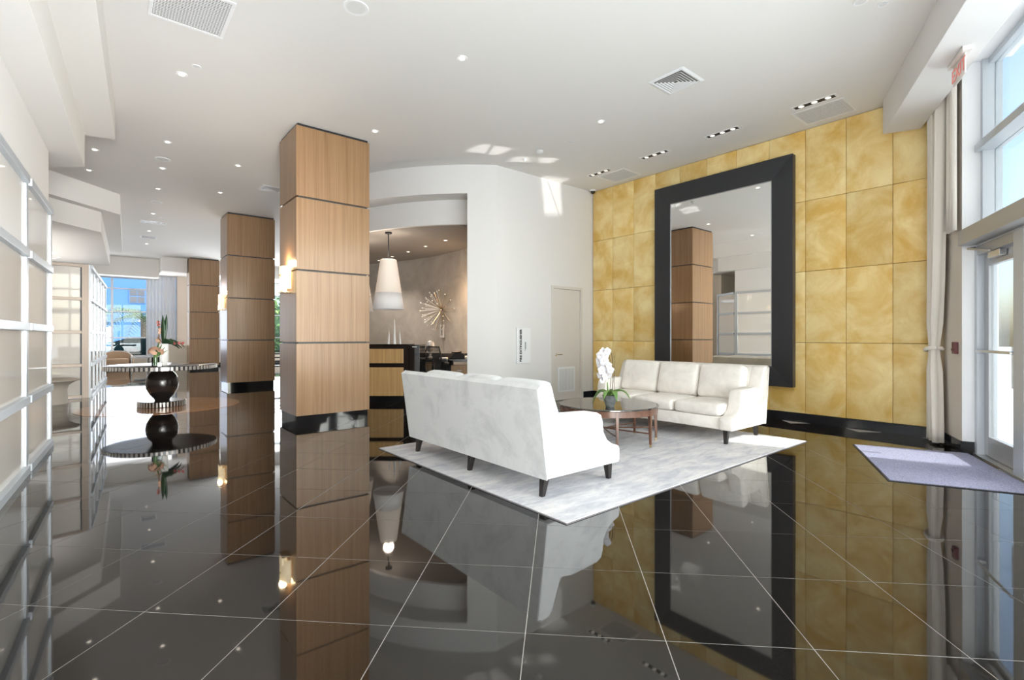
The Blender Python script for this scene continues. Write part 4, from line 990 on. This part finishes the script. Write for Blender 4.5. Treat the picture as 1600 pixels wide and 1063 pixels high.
grille(7.16, 7.70, 2.13, 2.75, 'square mesh ceiling grille beside the nearest slot light, window end', 22)
grille(7.16, 7.70, 5.53, 6.15, 'square mesh ceiling grille beside the farthest slot light, corner end', 22)
grille(0.33, 0.94, 5.02, 5.71, 'large perforated ceiling grille at the upper left of the ceiling', 24)
grille(0.78, 1.34, 15.9, 16.25, 'rectangular ceiling vent far along the hall', 14, m_alud)
# square louvred diffusers
def diffuser(cx, cy_, hw, label):
    o = empty('square_diffuser', (cx, cy_, H), label, 'vent', 'square diffusers')
    MB().box(cx - hw, cx + hw, cy_ - hw, cy_ + hw, H - 0.001, H - 0.0005).build('backing', m_slot, o)
    def ring(r0, r1, z0, z1):
        b = MB()
        for k in range(4):
            a = k * PI / 2; R = lambda x, y: (cx + x * math.cos(a) - y * math.sin(a), cy_ + x * math.sin(a) + y * math.cos(a))
            vs = [(*R(-r0, -r0), z0), (*R(r0, -r0), z0), (*R(r1, -r1), z1), (*R(-r1, -r1), z1)]
            b.add(vs, [(0, 1, 2, 3)])
        return b
    ring(hw, hw * 0.86, H - 0.001, H - 0.012).build('outer_flange', m_white, o, solid=0.003)
    for i in range(6):
        r0 = hw * (0.84 - i * 0.135); ring(r0, r0 - hw * 0.07, H - 0.012, H - 0.006).build('louvre', m_white, o, solid=0.002)
diffuser(5.2, 3.26, 0.235, 'square louvred air diffuser in the middle of the ceiling near the slot lights')
c = cpt(424, 295); diffuser(c.x, c.y, 0.2, 'square louvred air diffuser partly hidden behind the nearest column')
c = cpt(232, 371); diffuser(c.x, c.y, 0.2, 'small square air diffuser beyond the rectangular hall vent')
# lights in the lower left soffit and the reception ceiling
for k, (px, py) in enumerate(((82, 396), (91, 402), (84, 404))):
    d = FPX * (3.40 - CAMH) / (HZ - py); c = LD((px - 800) / FPX * d, d)
    l = bpy.data.lights.new('soffit_beam', 'SPOT'); l.energy = 170; l.spot_size = 2.0; l.spot_blend = 0.8; l.color = (1, 0.9, 0.8); l.shadow_soft_size = 0.05
    o = bpy.data.objects.new('soffit_beam', l); C.objects.link(o); o.location = (c.x, c.y - 0.4, 3.37)
    disc_fixture('downlight', c, 0.06, ('left light of the small cluster under the far soffit', 'right light of the small cluster under the far soffit', 'lowest light of the small cluster under the far soffit')[k], 'soffit lights', True, 3.40)
recl = ['rightmost downlight in the dark reception ceiling', 'second downlight from the right in the reception ceiling', 'third downlight from the right in the reception ceiling', 'fourth downlight from the right in the reception ceiling, above the lamp shade', 'leftmost downlight in the reception ceiling, beside the column']
for k, (px, py) in enumerate(((696, 375.5), (665, 385), (638, 393.5), (613, 401), (592, 407))):
    d = FPX * (3.30 - CAMH) / (HZ - py); c = LD((px - 800) / FPX * d, d)
    disc_fixture('downlight', c, 0.055, recl[k], 'reception downlights', True, 3.30)
    l = bpy.data.lights.new('downlight_beam', 'SPOT'); l.energy = 130; l.spot_size = 1.5; l.spot_blend = 0.8; l.color = (1, 0.85, 0.7); l.shadow_soft_size = 0.04
    o = bpy.data.objects.new('downlight_beam', l); C.objects.link(o); o.location = (c.x, c.y, 3.28)

# ================================================================== FAR HALL FURNITURE
ac = floor_at(183, 577.5); 
arm = empty('armchair', ac, 'tan barrel armchair with pale piped arms in front of the far window', 'armchair')
def acx(x, y, z): return (ac.x + x, ac.y + y + 0.4, z)
b = MB(); pts = []
for i in range(17):
    a = PI * i / 16; pts.append((0.46 * math.cos(a), 0.36 * math.sin(a), 0.40 + 0.27 * math.sin(a) ** 0.6 if 0 < i < 16 else 0.46))
inn = [(x * 0.80, y * 0.78, z) for x, y, z in pts]
poly = [(p[0], p[1] - 0.0) for p in pts]
g = [[acx(0.46 * math.cos(PI * i / 16), 0.40 * math.sin(PI * i / 16) - (0.35 if i in (0, 16) else 0), 0.08) for i in range(17)], [acx(p[0], p[1] - (0.35 if i in (0, 16) else 0), p[2] + 0.0) for i, p in enumerate(pts)]]
MB().sheet(g).build('shell', m_tan, arm, smooth=60, solid=0.09)
MB().tube([g[1][i] for i in range(17)], 0.03, 6).build('piping', m_tanl, arm, smooth=60)
MB().box(-0.36, 0.36, -0.36, 0.28, 0.10, 0.40, acx).build('seat', m_tan, arm, bevel=0.03, smooth=40)
for sx in (-0.38, 0.38):
    for sy in (-0.3, 0.25): MB().box(sx - 0.02, sx + 0.02, sy - 0.02, sy + 0.02, 0, 0.10, acx).build('leg', m_leg, arm)
tb_ = floor_at(219, 578)
te = empty('side_table', tb_, 'low dark side table right of the far armchair', 'side table')
MB().box(tb_.x - 0.3, tb_.x + 0.3, tb_.y - 0.25, tb_.y + 0.25, 0.44, 0.48).build('table_top', m_dark, te)
for sx in (-0.26, 0.26):
    for sy in (-0.2, 0.2): MB().box(tb_.x + sx - 0.02, tb_.x + sx + 0.02, tb_.y + sy - 0.02, tb_.y + sy + 0.02, 0, 0.44).build('leg', m_dark, te)
pb = floor_at(276, 576.5)
tag(MB().box(pb.x - 0.25, pb.x + 0.35, pb.y, pb.y + 0.3, 0, 0.92).build('low_screen', m_cream, bevel=0.01), 'low beige block standing left of the farthest column', 'screen')
# flared pedestal bench by the partition facing the viewer
pc = Vector((-0.80, 12.55, 0))
tag(MB().lathe([(0.33, 0.0), (0.32, 0.05), (0.31, 0.25), (0.33, 0.33), (0.40, 0.39), (0.49, 0.425), (0.50, 0.445), (0.47, 0.45), (0.0, 0.44)], pc, 40).build('pedestal_bench', m_beige, smooth=40), 'flared beige pedestal stool in front of the partition facing the viewer', 'stool')
# metal chair glimpsed between the columns
sc_ = Vector((3.72, 14.6, 0)); ms_ = empty('side_chair', sc_, 'black slatted chair glimpsed between the two nearest columns', 'chair')
MB().box(sc_.x - 0.2, sc_.x + 0.2, sc_.y - 0.2, sc_.y + 0.2, 0.43, 0.46).build('seat', m_black, ms_)
for sx in (-0.18, 0.18):
    for sy, h in ((-0.18, 0.43), (0.18, 0.85)): MB().box(sc_.x + sx - 0.015, sc_.x + sx + 0.015, sc_.y + sy - 0.015, sc_.y + sy + 0.015, 0, h).build('leg', m_black, ms_)
for z in (0.55, 0.65, 0.75, 0.83): MB().box(sc_.x - 0.165, sc_.x + 0.165, sc_.y + 0.17, sc_.y + 0.19, z, z + 0.035).build('slat', m_black, ms_)

# ================================================================== OUTSIDE
struct(MB().box(-60, 90, -80, 110, -0.25, -0.09).build('ground_outside', m_conc))
bld = empty('building', (0, 48, 0), 'pale blue block of flats with small square windows seen through the far window', 'building')
MB().box(-14, 12, 48, 60, -0.09, 26).build('facade', m_bwall, bld)
for x, z, w_, nx in ((0.05, 4.35, 0.45, 1), (2.15, 4.35, 0.95, 2), (0.12, 2.65, 0.5, 1), (6.2, 4.35, 0.95, 2), (6.2, 2.65, 0.5, 1), (-3.2, 4.35, 0.5, 1), (2.15, 7.2, 0.95, 2), (0.05, 7.2, 0.45, 1), (6.2, 7.2, 0.95, 2)):
    f = MB().box(x - w_ / 2 - 0.04, x + w_ / 2 + 0.04, 47.93, 48.0, z - 0.54, z + 0.54).build('window', m_bframe, bld)
    for ix in range(nx):
        for dz in (-0.26, 0.26):
            xa = x - w_ / 2 + ix * w_ / nx; MB().box(xa + 0.03, xa + w_ / nx - 0.03, 47.90, 47.93, z + dz - 0.21, z + dz + 0.21).build('pane', m_bwin, f)
def palm(loc, h, label, nf=18, fl_=2.6):
    loc = Vector(loc); r = empty('palm_tree', loc, label, 'tree')
    MB().tube([loc, loc + Vector((0.05, 0, h * 0.5)), loc + Vector((0, 0, h))], 0.22, 10, r2=0.14).build('trunk', m_trunk, r, smooth=60)
    top = loc + Vector((0, 0, h))
    for k in range(nf):
        a = 2 * PI * k / nf + random.uniform(-.1, .1); e = random.uniform(0.2, 1.1); L_ = fl_ * random.uniform(0.8, 1.1); b = MB(); prev = None; pts = []
        for i in range(9):
            t = i / 8; pts.append(top + Vector((math.cos(a), math.sin(a), 0)) * L_ * t * math.cos(e * 0.5) + Vector((0, 0, L_ * (math.sin(e) * t - 1.0 * t * t * 0.9))))
        b.tube(pts, 0.02, 4, r2=0.006)
        sd = Vector((-math.sin(a), math.cos(a), 0))
        for i in range(1, 9):
            for sg in (-1, 1):
                for f_ in (0, 0.5):
                    p0 = pts[i - 1].lerp(pts[i], f_); l_ = 0.55 * math.sin(PI * (0.15 + 0.8 * (i - 1 + f_) / 8)); dirv = (pts[i] - pts[i - 1]).normalized()
                    tip = p0 + sd * sg * l_ + dirv * l_ * 0.6 - Vector((0, 0, l_ * 0.45))
                    b.add([p0 - dirv * 0.03, p0 + dirv * 0.03, tip], [(0, 1, 2)])
        b.build('frond', m_palm, r)
palm((1.75, 33, -0.09), 2.3, 'palm tree seen through the far window, behind the flower vase')
palm((8.8, 38, -0.09), 3.6, 'palm tree outside beyond the gap between the nearest columns')
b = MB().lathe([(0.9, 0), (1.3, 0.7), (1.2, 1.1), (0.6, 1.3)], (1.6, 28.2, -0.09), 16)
tag(b.build('planter_shrub', mat('dark_shrub', (0.03, 0.05, 0.045), 1.0, spec=0.0), smooth=60), 'dark rounded planting at the foot of the palm outside the far window', 'shrub')  # dark matte shrub colour without gloss
hedge = MB(); hr = random.Random(3)
for k in range(1800):
    p = Vector((hr.uniform(4.5, 9.5), hr.uniform(28.5, 30), hr.uniform(0.3, 3.4))); d1 = Vector((hr.uniform(-1, 1), hr.uniform(-1, 1), hr.uniform(-1, 1))).normalized() * 0.13; d2_ = Vector((hr.uniform(-1, 1), hr.uniform(-1, 1), hr.uniform(-1, 1))).normalized() * 0.07
    hedge.add([p - d1, p + d2_, p + d1, p - d2_], [(0, 1, 2, 3)])
hd_ = empty('hedge', (7, 29.2, -0.09), 'leafy green hedge outside the windows behind the columns', 'hedge')
o = hedge.build('foliage', m_leaf, hd_); o['kind'] = 'stuff'
MB().box(4.7, 9.3, 29.1, 29.4, -0.09, 2.9).build('stems', m_dleaf, hd_)

cb2 = MB(); wbox(cb2, -0.9, 14, 0.46, 3.45, 4.90, 5.05); wbox(cb2, 1.5, 14, 3.45, 7.5, 4.90, 5.05); struct(cb2.build('sun_block_slab', m_wall))  # unseen slab added to limit the sun to the first door

# added spot lamps imitate sunlight off the polished floor, masked as by window bars
def add_glint_spot(target, sx, sy, e, roll=0.0, bar=0.12):
    l = bpy.data.lights.new('glint_spot', 'SPOT'); l.energy = e; l.spot_size = math.radians(16); l.spot_blend = 0.1; l.shadow_soft_size = 0.0; l.color = (1, 0.98, 0.94)
    l.use_nodes = True; N = l.node_tree.nodes; L = l.node_tree.links; em = N['Emission']
    geo = N.new('ShaderNodeTexCoord'); sep = N.new('ShaderNodeSeparateXYZ'); L.new(geo.outputs['Normal'], sep.inputs[0])
    def M(op, a, b=None):
        n = N.new('ShaderNodeMath'); n.operation = op
        for i_, v in enumerate((a, b)):
            if v is None: continue
            if isinstance(v, (int, float)): n.inputs[i_].default_value = v
            else: L.new(v, n.inputs[i_])
        return n.outputs[0]
    u = M('DIVIDE', sep.outputs[0], sep.outputs[2]); v = M('DIVIDE', sep.outputs[1], sep.outputs[2])
    def soft(val, half, w_):
        n = N.new('ShaderNodeMapRange'); n.interpolation_type = 'SMOOTHSTEP'; L.new(M('ABSOLUTE', val), n.inputs[0])
        n.inputs[1].default_value = half - w_; n.inputs[2].default_value = half + w_; n.inputs[3].default_value = 1; n.inputs[4].default_value = 0; return n.outputs[0]
    m = M('MULTIPLY', soft(u, sx, sx * 0.25), soft(v, sy, sy * 0.25))
    bar_ = M('SUBTRACT', 1.0, M('MULTIPLY', soft(M('ADD', u, M('MULTIPLY', v, 0.5)), bar * sx, bar * sx * 0.8), 0.8))
    m = M('MULTIPLY', m, bar_); L.new(m, em.inputs['Strength'])
    o = bpy.data.objects.new('glint_spot', l); C.objects.link(o); o.location = (6.62, 1.75, 0.03)
    q = (Vector(target) - o.location).to_track_quat('-Z', 'Y') @ Quaternion((0, 0, 1), roll)
    o.rotation_euler = q.to_euler()
c = cpt(765, 234); add_glint_spot((c.x, c.y, H), 0.036, 0.022, 1700, 0.5)
c = cpt(835, 250); add_glint_spot((c.x, c.y, H), 0.050, 0.016, 1500, 0.6, 0.25)
add_glint_spot((6.68, YB, 4.0), 0.038, 0.050, 1500, 0.12, 0.05)
